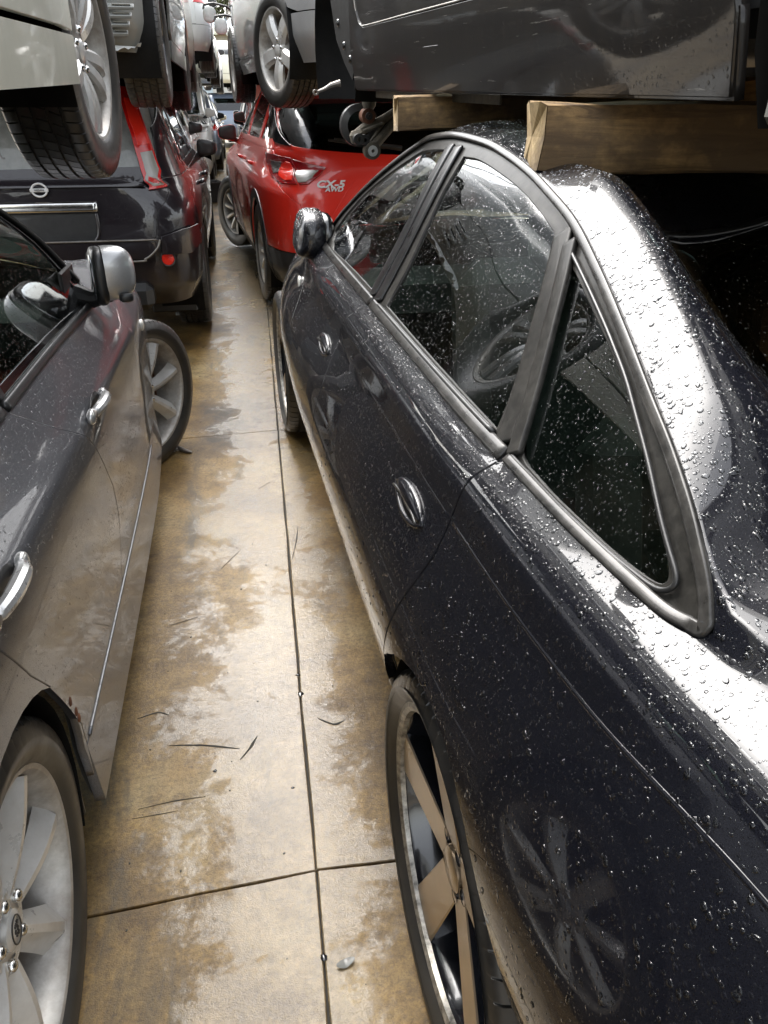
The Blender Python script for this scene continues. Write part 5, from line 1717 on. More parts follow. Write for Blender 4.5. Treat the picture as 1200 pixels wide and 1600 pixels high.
# ---------------------------------------------------------------- black off-roader seen from behind, ahead of the grey saloon
suv = thing('black_suv', 'dirty black four-wheel drive with tall red tail lamps and a bright tailgate bar', 'car', (-1.07, 5.76, 0), 0)
suv_sp = generic_spec(XT_ROWS, paint=M['suv_paint'], zs=.30, hood=.98, belt=1.02, roof=1.66, cowl=2.45, rear_arch=(0, .36, .40), front_arch=(2.62, .36, .40), bz=.69,
    hatch_x=[.60, .665, .60], rear_glass=[(-.60, 1.075), (.60, 1.085), (.655, 1.12), (.60, 1.47), (-.60, 1.47), (-.655, 1.12)], rear_glass_mat='glass_hazy', detail=True, near=1,
    wheel=dict(Rt=.35, Rr=.205, w=.225, style=ST_FIVE), S2=[(.25, 1.02), (.42, .85), (.47, .6), (.47, .405)], S1=[(1.1, 1.02), (1.08, .7), (1.08, .405)], S0=[(2.05, 1.02), (2.1, .7), (2.08, .405)],
    windows=[[(-.30, 1.08), (.18, 1.07), (.16, 1.45), (-.16, 1.44)], [(.28, 1.07), (1.05, 1.07), (1.02, 1.48), (.28, 1.47)], [(1.15, 1.07), (2.0, 1.07), (1.52, 1.45), (1.12, 1.48)]],
    handle_y=(.5, 1.25))
def suv_lamp(sl):
    return [(.855, 1.49), (1.003, 1.478), (.965, 1.398), (.938, 1.312), (.921, 1.227), (.920, 1.142), (.911, 1.057), (.798, .971), (.650, .963), (.745, 1.026), (.768, 1.111), (.772, 1.2), (.788, 1.299), (.815, 1.394)]
mir_ = lambda p: [(-a, b) for a, b in p]
lamp_low = [(.712, 1.155), (.785, 1.165), (.858, 1.166), (.815, 1.075), (.778, .996), (.690, .990), (.72, 1.07)]
lamp_low = [(.800, 1.152), (.900, 1.160), (.893, 1.066), (.800, .990), (.700, .983), (.778, 1.045), (.795, 1.1)]
suv_sp['extras'] = [('tail_lamp', suv_lamp(None), 'red_lens', .012), ('tail_lamp', mir_(suv_lamp(None)), 'red_lens', .012),
    ('reversing_lens', lamp_low, 'clear_lens', .0155), ('reversing_lens', mir_(lamp_low), 'clear_lens', .0155),
    ('brake_lens', [(.800, 1.19), (.900, 1.20), (.915, 1.31), (.945, 1.42), (.86, 1.43), (.815, 1.32)], 'red_lens_light', .0155),
    ('tailgate_ledge', [(-.66, .985), (.66, .985), (.655, 1.028), (-.655, 1.028)], 'suv_paint', .012),
    ('plate_recess', [(-.285, .675), (.22, .675), (.275, .72), (.287, .85), (-.285, .85)], 'black_plastic', .004),
    ('bumper_step', [(-.60, .60), (.56, .60), (.615, .655), (.62, .70), (-.62, .70)], 'suv_paint', .03),
    ('bumper_corner', [(.625, .62), (.80, .61), (.93, .65), (.93, .755), (.75, .745), (.63, .715)], 'suv_paint', .035),
    ('bumper_corner', mir_([(.625, .62), (.80, .61), (.93, .65), (.93, .755), (.75, .745), (.63, .715)]), 'suv_paint', .035),
]
sl = build_slice_car(suv, suv_sp)
f = sl.pt
rx = lambda pts: np.array(sl.rear(pts))
strip('tailgate_bar', f, rx([(x, .884) for x in np.linspace(-.30, .30, 25)]), M['chrome'], suv, .030, .016, off=.012, ref=(0, 1.2, .7), power=.6)
strip('recess_rim', f, np.array(curve([(-.27, .672), (.2, .672), (.27, .71), (.292, .76), (.292, .85)], 8)), M['suv_paint'], suv, .010, .010, off=.006, ref=(0, 1.2, .7))
strip('bumper_edge', f, rx([(x, .702) for x in np.linspace(-.6, .6, 30)]), M['steel'], suv, .006, .012, off=.03, ref=(0, 1.2, .7))
strip('bumper_edge', f, np.array(curve([(-.55, .585), (.42, .585), (.53, .60), (.60, .655), (.62, .70)], 8)), M['steel'], suv, .006, .006, off=.028, ref=(0, 1.2, .7))
p_, n_ = surf_normal(f, rx([(.655, .588), (.004, .978)]), np.array((0, 1.2, .7)))
mb = MB(); mb.lathe([(-.03, .037), (.006, .037), (.010, .033), (.0115, .0)], 32, axis='Y', c=(0, 0, 0))
mb.v = [(x + p_[0][0], -y + p_[0][1] - .006, z + p_[0][2]) for x, y, z in mb.v]
mb.build('reflector', M['red_lens_light'], suv)
mb = MB(); mb.tube([(p_[0][0] + .041 * math.cos(t), p_[0][1] - .012, p_[0][2] + .041 * math.sin(t)) for t in np.linspace(0, 2 * np.pi, 25)[:-1]], .005, 8, closed=True)
mb.build('reflector_ring', M['black_plastic'], suv)
c0 = p_[1] + [0, -.022, 0]
em = MB()
em.tube([(c0[0] + .040 * math.cos(t), c0[1], c0[2] + .034 * math.sin(t)) for t in np.linspace(0, 2 * np.pi, 33)[:-1]], .0055, 8, closed=True)
em.box(tuple(c0 + [0, -.003, 0]), (.098, .008, .019), bev=.002)
e_ = em.build('maker_badge', M['badge'], suv)
text_part('badge_lettering', 'NISSAN', .0155, M['gloss_black'], suv, Matrix.Translation(Vector(c0 + [0, -.0085, 0])) @ Matrix.Rotation(math.pi / 2, 4, 'X'), .0008)
mb = MB(); mb.box((0, -.80, .38), (1.1, .25, .16), bev=.04)
mb.box((.62, -.35, .33), (.30, .03, .34), bev=.01)
mb.build('underbody_valance', M['black_plastic'], suv)
mb = MB(); mb.box((.25, -.83, .455), (.16, .03, .012), bev=.004); mb.build('tow_bracket', M['steel'], suv)
# finger writing left on the dusty rear glass: two faint strokes
for k, pts in enumerate(([(-.215, 1.20), (-.212, 1.17), (-.216, 1.14)], [(-.195, 1.20), (-.19, 1.16), (-.18, 1.14), (-.165, 1.137)], [(-.235, 1.14), (-.225, 1.132), (-.214, 1.138)], [(-.236, 1.13), (-.235, 1.09), (-.237, 1.06)])):
    strip('dust_writing', f, np.array(sl.rear(curve(pts, 6).tolist())), M['smoke_lens'], suv, .0045, .0004, off=-.0035, ref=(0, 1.2, .7))
sun_wiper = MB()

# ---------------------------------------------------------------- red crossover on the right
cx = thing('red_crossover', 'bright red crossover with CX-5 badge, seen from its rear left corner beyond the black saloon', 'car', (1.06, 6.44, 0), .075)
cx_sp = generic_spec(CX5_ROWS, paint=M['red_paint'], zs=.24, hood=1.02, belt=1.12, roof=1.66, cowl=2.55, rear_arch=(0, .37, .405), front_arch=(2.70, .37, .405), bz=.50,
    hatch_x=[.60, .80, .66], bumper_mat=M['black_plastic'], skirt_mat=M['black_plastic'], detail=True, near=-1, poke=.0, steer=.42,
    wheel=dict(Rt=.362, Rr=.226, w=.225, style=dict(ST_MULTI, n=10), spin=4), seat_mat='interior',
    S2=[(.22, 1.12), (.42, .9), (.47, .6), (.47, .345)], S1=[(1.10, 1.12), (1.08, .7), (1.08, .345)], S0=[(2.1, 1.12), (2.15, .7), (2.12, .345)],
    windows=[[(-.48, 1.195), (-.20, 1.18), (.16, 1.17), (.14, 1.50), (-.10, 1.47)], [(.26, 1.17), (1.05, 1.165), (1.02, 1.53), (.26, 1.51)], [(1.15, 1.165), (2.05, 1.165), (1.62, 1.45), (1.12, 1.53)]],
    rear_glass=[(-.70, 1.155), (-.55, 1.135), (-.3, 1.115), (0, 1.10), (.3, 1.115), (.55, 1.135), (.70, 1.155), (.755, 1.22), (.72, 1.36), (.66, 1.425), (.4, 1.445), (-.4, 1.445), (-.66, 1.425), (-.72, 1.36), (-.755, 1.22)],
    rear_glass_mat='glass_dark', handle_y=(.42, 1.25), handle_z=.985, mirror_mat=M['red_paint'])
lampO = [(-1.56, 1.095), (-1.25, 1.095), (-.945, 1.083), (-.85, 1.027), (-.742, .932), (-.90, .93), (-1.101, .965), (-1.40, 1.03)]
lampI = [(-.925, 1.078), (-.75, 1.055), (-.591, 1.034), (-.605, .985), (-.66, .936), (-.724, .93), (-.80, 1.005)]
lO2 = [(-1.03, 1.04), (-.985, 1.062), (-.925, 1.055), (-.862, 1.02), (-.80, .975), (-.79, .95), (-.86, .945), (-.95, .968), (-1.01, 1.0)]
smoke = [(-1.30, 1.055), (-1.06, 1.055), (-1.03, 1.02), (-1.0, .985), (-1.06, .975), (-1.2, 1.005)]
clr = [(-.80, 1.0), (-.69, 1.005), (-.63, 1.01), (-.645, .972), (-.68, .945), (-.735, .94)]
cx_sp['extras'] = []
for q in (lambda p: p, mir_):
    cx_sp['extras'] += [('tail_lamp', q(lampO), 'red_edge', .010), ('tail_lamp', q(lampI), 'red_edge', .010), ('brake_lens', q(lO2), 'red_lens_light', .017), ('lamp_chamber', q(smoke), 'smoke_lens', .0145), ('reversing_lens', q(clr), 'clear_lens', .0145)]
cx_sp['extras'] += [('plate_panel', [(-.40, .885), (-.33, .965), (.33, .965), (.40, .885), (.49, .745), (-.49, .745)], 'red_paint', .003), ('plate_recess', [(-.30, .78), (-.26, .90), (.26, .90), (.30, .78)], 'black_plastic', .006)]
cx_sp['extras'] += [('arch_cladding', (lambda sl, sg=sg: sl.side(arc(0, .37, .465, 195, -15, 24), sg) + sl.side(arc(0, .37, .402, -15, 195, 24), sg)), 'black_plastic', .006) for sg in (-1, 1)]
cx_sp['extras'] += [('arch_cladding', (lambda sl, sg=sg: sl.side(arc(2.70, .37, .465, 195, 0, 24), sg) + sl.side(arc(2.70, .37, .402, 0, 195, 24), sg)), 'black_plastic', .006) for sg in (-1, 1)]
cx_sp['extras'] += front_lamps(1.02, .86)
sl = build_slice_car(cx, cx_sp)
f = sl.pt
pb, nb_ = surf_normal(f, np.array([(-.515, .932), (-.485, .902), (-.62, 1.145), (0, 1.125)]), np.array((0, 1.2, .7)))
def on_tail(p, n, yaw=0.0, tilt=0.0):
    n = Vector(n); up = Vector((0, 0, 1)); x = n.cross(up) * -1; x = up.cross(n); x.normalize(); y = n.cross(x); y.normalize()
    m = Matrix(((x[0], y[0], n[0], p[0] + n[0] * .004), (x[1], y[1], n[1], p[1] + n[1] * .004), (x[2], y[2], n[2], p[2] + n[2] * .004), (0, 0, 0, 1)))
    return m
text_part('badge_lettering', 'CX-5', .062, M['badge'], cx, on_tail(pb[0], nb_[0]) @ Matrix.Diagonal((1.35, 1, 1, 1)), .003, .25, .0022)
text_part('badge_lettering', 'AWD', .040, M['badge'], cx, on_tail(pb[1], nb_[1]) @ Matrix.Diagonal((1.2, 1, 1, 1)), .003, .25, .0012)
wp = MB()
w0 = Vector(pb[3]) + Vector(nb_[3]) * .03
w1 = Vector(pb[2]) + Vector(nb_[2]) * .03 + Vector((0.03, 0, .04))
wp.tube([tuple(w0.lerp(w1, t)) for t in np.linspace(0, 1, 9)], np.linspace(.018, .007, 9), 8)
wp.tube([tuple(w0.lerp(w1, t) + Vector((0, .012, -.012))) for t in np.linspace(.25, 1.08, 9)], .008, 8)
wp.build('rear_wiper', M['black_plastic'], cx)
sp_ = [(-.70, 1.47), (-.4, 1.49), (0, 1.495), (.4, 1.49), (.70, 1.47)]
strip('roof_spoiler', f, np.array(sl.rear(curve(sp_, 8).tolist())), M['red_paint'], cx, .05, .05, off=.035, ref=(0, 1.2, .7), power=.6)
# black corner fins beside the rear glass
for sg in (-1, 1):
    panel('corner_fin', f, sl.rear([(sg * x, z) for x, z in [(.78, 1.17), (.70, 1.15), (.745, 1.22), (.72, 1.38), (.69, 1.43), (.735, 1.43)]]), M['gloss_black'], cx, step=.03, flange=.006, off=.012, ref=(0, 1.2, .7))
# ---------------------------------------------------------------- cars stacked on top
GU = 'wrecked cars stacked in the upper row'
GL = 'wrecked cars standing in the lower row'
def upper(name, label, x, y, z, psi, rx=0.0, group=GU):
    o = thing(name, label, 'car', (x, y, z), -psi, group)
    o.rotation_euler = (rx, 0, -psi)
    return o

# cream saloon lying on the roof of the grey one
HW = .86
cream = upper('cream_car', 'dull cream white car with a chrome and black door strip, stacked over the grey saloon', -.325 - HW, -.03, 1.20, 0.0, .028)
cr_rows = suv_rows(HW, -.95, 3.05, .19, .92, .98, 1.62, 2.35, 1.55, -.45, .25, .22, 7.0, low=.012)
cr_sp = generic_spec(cr_rows, paint=M['cream_paint'], zs=.19, hood=.90, belt=.98, roof=1.62, cowl=2.35, rear_arch=(0, .32, .36), front_arch=(2.64, .32, .365), bz=.45, hatch_x=[.62, .6, .5],
    S2=[(.15, .98), (.36, .75), (.42, .5), (.42, .305)], S1=[(1.05, .98), (1.04, .6), (1.04, .305)], S0=[(2.02, .98), (2.15, .75), (2.205, .5), (2.195, .38), (2.16, .325), (2.10, .305)],
    windows=[[(.0, 1.02), (.98, 1.02), (.96, 1.47), (.45, 1.46)], [(1.08, 1.02), (1.95, 1.02), (1.45, 1.46), (1.06, 1.48)]], rear_glass=[(-.5, 1.03), (.5, 1.03), (.42, 1.45), (-.42, 1.45)],
    wheel=dict(Rt=.325, Rr=.215, w=.205, style=ST_TWIN, spin=30), steer=-.075, droop=.055, poke=-.006, detail=True, near=1, handle_y=(.5, 1.3), skip=('front_bumper',), screen_glass='glass_dark')
sl = build_slice_car(cream, cr_sp)
for a, b in ((2.185, 1.05), (1.03, .44)):
    pts = np.array(sl.side([(y, .455 + .004 * math.sin(y * 3)) for y in np.linspace(a, b, 30)], 1))
    strip('door_strip', sl.pt, pts, M['chrome'], cream, .026, .014, off=.010, ref=(0, 1.2, .7), power=.6)
    strip('door_strip', sl.pt, pts - [0, .033], M['gloss_black'], cream, .018, .012, off=.005, ref=(0, 1.2, .7), power=.6)
mb = MB(); mb.box((0, 1.3, .27), (1.45, 2.0, .06)); mb.tube([(.62, .6, .20), (.58, 1.3, .17), (.62, 1.9, .21)], .02, 8); mb.box((.45, 2.62, .22), (.5, .12, .10), bev=.03)
mb.build('underbody', M['liner'], cream)

# grey bodyshell with its rear bumper gone
grey = upper('stripped_grey_car', 'grey bodyshell with four air slots and a torn lower edge, stacked over the black off-roader', -.285 - .82, 5.0, 1.30, 0.0, 0)
gr_rows = suv_rows(.84, -.62, 3.5, .33, .96, 1.0, 1.5, 2.3, 1.45, -.5, -.1, .2, 6.5, low=.02)
gr_sp = generic_spec(gr_rows, paint=M['bare_grey'], zs=.33, hood=.94, belt=1.0, roof=1.5, cowl=2.3, rear_arch=(0, .42, .40), front_arch=(2.62, .38, .38), bz=.62, hatch_x=[.55, .55, .5],
    S2=[(.25, 1.0), (.44, .8), (.47, .6), (.47, .435)], S1=[(1.05, 1.0), (1.05, .6), (1.05, .435)], S0=[(2.02, 1.0), (2.1, .7), (2.1, .435)],
    windows=[[(-.05, 1.04), (.98, 1.04), (.96, 1.36), (.25, 1.36)], [(1.08, 1.04), (1.95, 1.04), (1.4, 1.36), (1.06, 1.38)]], rear_glass=[(-.45, 1.05), (.45, 1.05), (.4, 1.36), (-.4, 1.36)],
    wheel=dict(Rt=.335, Rr=.205, w=.225, style=ST_STEEL, tyre='rubber_dusty'), droop=.0, detail=True, near=1, poke=-.01)
sl = build_slice_car(grey, gr_sp)
pv, nv = surf_normal(sl.pt, np.array(sl.rear([(.60, .5 - .033 * k) for k in range(4)])), np.array((0, 1.2, .7)))
for k in range(4):
    w = .135 - .016 * k
    mb = MB()
    c = np.array([.655 - .007 * k, pv[k][1] - .022, .505 - .034 * k])
    mb.box(c, (w, .035, .016), rot=Matrix.Rotation(.5, 3, 'X'), bev=.003, mi=0)
    mb.box(c + [.012, -.010, .008], (w * .62, .014, .006), bev=.001, mi=1)
    mb.build('air_slot', None, grey, mats=[M['bare_grey'], M['gloss_black']])
g = np.random.default_rng(5)
xs_ = np.linspace(.35, .72, 26)
V = []
for i, x in enumerate(xs_):
    yy = sl.pt(np.array(sl.rear([(x, .36)])))[0][1]
    V += [(x, yy - .012, .355), (x, yy - .03 - .01 * g.random(), .325 + .022 * g.random() + .03 * max(0, (x - .6) / .12) ** 2)]
F = [(2 * i, 2 * i + 2, 2 * i + 3, 2 * i + 1) for i in range(25)]
mk('torn_edge', V, F, M['wall_pale'], grey)

# scuffed black car resting on the timbers over the black saloon, front wing and wheels gone
BH = .87
psi = -.087
lc, rzz = place(.60, 1.0, psi, BH, -1)
dx, dy = -math.sin(psi) * -.36, -math.cos(psi) * .36
blk = upper('scuffed_black_car', 'scuffed black car without front wing or wheels, resting on timbers above the black saloon', lc[0] + math.sin(psi) * -.36, lc[1] - math.cos(psi) * .36, 1.205, psi, .017)
bk_rows = suv_rows(BH, -.9, 3.3, .205, .92, .98, 1.48, 2.4, 1.6, -.45, .25, .22, 8.0, low=.035)
bk_sp = generic_spec(bk_rows, paint=M['van_black'], zs=.205, hood=.90, belt=.98, roof=1.48, cowl=2.4, rear_arch=(0, .36, .37), front_arch=(2.80, .36, .385), bz=.45, hatch_x=[.62, .6, .5],
    S2=[(.15, .98), (.40, .75), (.44, .55), (.42, .46), (.39, .40), (.36, .385)], S1=[(1.1, .98), (1.1, .6), (1.1, .385)], S0=[(2.1, .98), (2.26, .75), (2.31, .55), (2.29, .45), (2.25, .40), (2.2, .385)],
    windows=[[(.0, 1.02), (1.02, 1.02), (1.0, 1.34), (.45, 1.33)], [(1.14, 1.02), (2.0, 1.02), (1.5, 1.33), (1.12, 1.35)]], rear_glass=[(-.5, 1.03), (.5, 1.03), (.42, 1.32), (-.42, 1.32)],
    skip=('wheels', 'fender', 'front_bumper', 'handles'), step=.04)
sl = build_slice_car(blk, bk_sp)
f = sl.pt
# rocker panel fills the flank between door edge and seam; dented along its length
def dent(q):
    s, z = np.abs(q[:, 0]), q[:, 1]
    return (.006 * np.exp(-((z - .31) / .012) ** 2) * (1 + .8 * np.sin(s * 9)) - .010 * np.exp(-((s - 3.15) / .10) ** 2 - ((z - .30) / .05) ** 2)
            - .008 * np.exp(-((s - 2.35) / .16) ** 2 - ((z - .33) / .04) ** 2) + .005 * np.exp(-((s - 2.7) / .05) ** 2 - ((z - .28) / .06) ** 2))
rk = [(.375, .21), (2.42, .21), (2.40, .30), (2.385, .40), (2.35, .52), (2.318, .52), (2.296, .44), (2.255, .393), (2.2, .378)] + [(y, .378) for y in (1.6, 1.1, .7, .4)] + [(.372, .30)]
panel('rocker_panel', f, sl.side(rk, -1), M['van_black'], blk, step=.025, bstep=.02, flange=.02, off=.004, lift=dent, ref=(0, 1.2, .7))
strip('door_edge_seal', f, np.array(sl.side(curve([(.5, .384), (1.1, .384), (1.7, .384), (2.2, .384), (2.26, .398), (2.296, .45), (2.312, .55), (2.27, .75)], 8), -1)), M['steel'], blk, .0025, .0025, off=.001, ref=(0, 1.2, .7))
mb = MB()
for side in (-1, 1):
    mb = MB()
    mb.box((side * (BH - .09), 1.80, .193), (.006, 1.1, .022), bev=.002)
    mb.build('sill_seam', M['grimy_steel'], blk)
# rear wheel well closed by a bolted plate
mb = MB()
mb.box((-BH + .055, -.02, .47), (.02, .66, .58), rot=Matrix.Rotation(.05, 3, 'Y'), bev=.008)
pl = mb.build('bolted_plate', M['bare_grey'], blk)
for (yy, zz) in ((.26, .28), (.24, .36), (.25, .45), (.18, .60), (.05, .28), (.0, .45), (-.15, .35)):
    mb = MB(); mb.lathe([(-.012, .011), (-.012, .0001)], 6, c=(-BH + .045, yy, zz)); mb.lathe([(.0, .017), (-.005, .016), (-.006, .010), (-.016, .009), (-.017, .0005)], 14, c=(-BH + .044, yy, zz))
    mb.build('bolt', M['rust'], pl)
# splash liner standing in the open front wheel well, with clip holes
mb = MB()
for k in range(6):
    pass
V = []; n = 14
for i in range(n):
    t = i / (n - 1)
    a = R(205 - 95 * t)
    for xx in (-BH + .03, -BH + .34):
        V.append((xx, 2.84 + .46 * math.cos(a), .40 + .46 * math.sin(a)))
F = [(2 * i, 2 * i + 1, 2 * i + 3, 2 * i + 2) for i in range(n - 1)]
lin = mk('splash_liner', V, F, M['liner'], blk)
lin.modifiers.new('thick', 'SOLIDIFY').thickness = .006
poly = [(2.43, .95), (2.86, .95), (2.84, .50), (2.74, .37), (2.60, .29), (2.47, .235), (2.435, .30), (2.43, .60)]
V = [(-BH + .035 + .02 * (z - .3), y, z) for y, z in poly] + [(-BH + .065 + .02 * (z - .3), y, z) for y, z in poly]
n = len(poly)
lp = mk('liner_panel', V, [tuple(range(n)), tuple(range(n, 2 * n))[::-1]] + [(i, (i + 1) % n, n + (i + 1) % n, n + i) for i in range(n)], M['liner'], blk, False)
for yy, zz in ((2.50, .30), (2.60, .345), (2.70, .42), (2.49, .45), (2.66, .55)):
    mb = MB(); mb.lathe([(0, .013), (-.005, .011), (-.007, .0005)], 12, c=(-BH + .034 + .02 * (zz - .3), yy, zz))
    mb.build('clip', M['gloss_black'], lp)
# hanging suspension: damper with its eye, two arms with bushes, a strap
def W2(x, y, z):
    return Vector(blk.matrix_basis.inverted() @ Vector((x, y, z)))
blk_inv = (Matrix.Translation(blk.location) @ blk.rotation_euler.to_matrix().to_4x4()).inverted()
W2 = lambda x, y, z: tuple(blk_inv @ Vector((x, y, z)))
def eye_piece(mb, c, r0, r1, w, mi=0):
    mb.lathe([(-w, r1), (-w, r0), (w, r0), (w, r1)], 22, axis='Y', c=c, mi=mi, closed=True)
W3 = lambda x, y, z: W2(x + .072, y, z)
SY = 3.2
mb = MB(); mb.tube([W3(.462, SY, 1.50), W3(.459, SY, 1.452), W3(.455, SY, 1.44), W3(.453, SY, 1.405), W3(.451, SY, 1.390)], [.021, .021, .026, .026, .018], 14)
dmp = mb.build('shock_absorber', M['grimy_steel'], blk)
mb = MB(); eye_piece(mb, W3(.446, SY, 1.368), .026, .013, .026); mb.build('damper_eye', M['rust'], dmp)
mb = MB(); eye_piece(mb, W3(.446, SY - .012, 1.368), .013, .006, .026); mb.build('eye_bush', M['black_plastic'], dmp)
mb = MB()
mb.tube([W3(.398, SY - .02, 1.305), W3(.43, SY - .01, 1.325), W3(.50, SY, 1.352), W3(.60, SY + .05, 1.40)], [.016, .018, .016, .016], 10)
mb.box(W3(.405, SY - .03, 1.298), (.055, .05, .05), rot=Matrix.Rotation(-.3, 3, 'Y'), bev=.012)
mb.box(W3(.445, SY - .01, 1.325), (.12, .05, .012), rot=Matrix.Rotation(-.32, 3, 'Y'), bev=.003)
arm = mb.build('control_arm', M['grimy_steel'], blk)
mb = MB(); eye_piece(mb, W3(.402, SY - .06, 1.292), .02, .008, .016); eye_piece(mb, W3(.424, SY - .06, 1.290), .018, .007, .016); mb.build('arm_bush', M['black_plastic'], arm)
mb = MB()
mb.tube([W3(.455, SY - .05, 1.262), W3(.50, SY - .02, 1.30), W3(.58, SY + .04, 1.37)], [.020, .018, .020], 10)
mb.tube([W3(.448, SY - .05, 1.28), W3(.49, SY - .02, 1.325), W3(.55, SY + .04, 1.385)], [.006, .006, .006], 8)
eye_piece(mb, W3(.452, SY - .06, 1.253), .030, .019, .020)
arm = mb.build('control_arm', M['grimy_steel'], blk)
mb = MB(); eye_piece(mb, W3(.452, SY - .064, 1.253), .0185, .0065, .020); mb.build('arm_bush', M['wall_pale'], arm)
mb = MB(); mb.lathe([(-.02, .05), (-.015, .075), (.015, .075), (.02, .05)], 26, axis='Y', c=W3(.425, SY + .06, 1.335)); mb.build('spring_cup', M['black_plastic'], blk)
mb = MB(); mb.tube([W2(.335, SY, 1.447), W2(.36, SY, 1.455), W2(.385, SY, 1.468), W2(.42, SY, 1.475)], [.005, .006, .008, .012], 8); eye_piece(mb, W2(.328, SY, 1.445), .010, .005, .006)
mb.build('brake_strap', M['steel'], blk)

# silver car on the roof of the red crossover
SH = .85
psi = -.073
lc, _ = place(.30, 5.2, psi, SH, -1)
silver = upper('silver_car', 'silver car with five-spoke alloy wheels stacked on the red crossover', lc[0], lc[1], 1.395, psi, .005)
sv_rows = suv_rows(SH, -.72, 3.5, .21, .92, .98, 1.5, 2.35, 1.5, -.4, .2, .22, 6.0, low=.05)
sv_sp = generic_spec(sv_rows, paint=M['silver_paint'], zs=.21, hood=.90, belt=.98, roof=1.5, cowl=2.35, rear_arch=(0, .30, .34), front_arch=(2.80, .31, .34), bz=.44, hatch_x=[.62, .6, .5],
    S2=[(.15, .98), (.36, .75), (.40, .5), (.40, .315)], S1=[(1.1, .98), (1.1, .6), (1.1, .315)], S0=[(2.1, .98), (2.25, .75), (2.28, .5), (2.28, .315)],
    windows=[[(.0, 1.02), (1.02, 1.02), (1.0, 1.34), (.45, 1.33)], [(1.14, 1.02), (2.0, 1.02), (1.5, 1.33), (1.12, 1.35)]], rear_glass=[(-.5, 1.03), (.5, 1.03), (.42, 1.32), (-.42, 1.32)],
    wheel=dict(Rt=.295, Rr=.205, w=.19, style=ST_FIVE, spin=50), droop=.02, detail=True, near=-1, poke=.03, rear_turn=.30)
sv_sp['extras'] = rear_lamps(.98, .8)
build_slice_car(silver, sv_sp)

# ---------------------------------------------------------------- timbers between roofs
def timber(name, label, p, ang, ln, h, d, tilt, seed):
    g = np.random.default_rng(seed)
    n = 16
    V = []
    sec = [(-.5, -.5), (-.38, -.505), (0, -.5), (.38, -.505), (.5, -.5), (.505, 0), (.5, .5), (.38, .505), (0, .5), (-.38, .505), (-.5, .5), (-.505, 0)]
    for i in range(n):
        x = ln * i / (n - 1)
        for k, (a, b) in enumerate(sec):
            c = .93 if abs(a) == .5 and abs(b) == .5 else 1.0
            V.append((x + (g.normal(0, .004) if i == 0 else 0), a * d * c + g.normal(0, .0025), (b * c + .5) * h + g.normal(0, .0025)))
    m = len(sec)
    F = [(i * m + j, (i + 1) * m + j, (i + 1) * m + (j + 1) % m, i * m + (j + 1) % m) for i in range(n - 1) for j in range(m)]
    root = thing(name, label, 'timber beam', p, ang, 'timbers laid between stacked cars')
    root.rotation_euler = (0, tilt, ang)
    o = mk('beam', V, F, M['wood'], root, True)
    auto_sharp(o, 40)
    c = len(V[:m])
    E = [v for v in V[:m]]
    cen = np.mean(np.array(E), 0) + [-.002, 0, 0]
    E2 = [tuple(np.array(v) * 1.0 + [-.0015, 0, 0]) for v in E] + [tuple(cen)]
    mk('sawn_end', E2, [(j, (j + 1) % m, m) for j in range(m)], M['wood_end'], root, False)
    E3 = V[-m:]
    mk('sawn_end', E3, [tuple(range(m))], M['wood_end'], root, False)
    return root
timber('timber_beam', 'thick split-ended timber beam in front, across the roof of the black saloon', (.530, 1.44, 1.306), -.18, 1.35, .108, .14, 0.0, 1)
timber('timber_beam', 'pale timber beam farther forward, behind the hanging suspension arms', (.447, 2.27, 1.345), -.10, 1.2, .080, .11, -.045, 2)
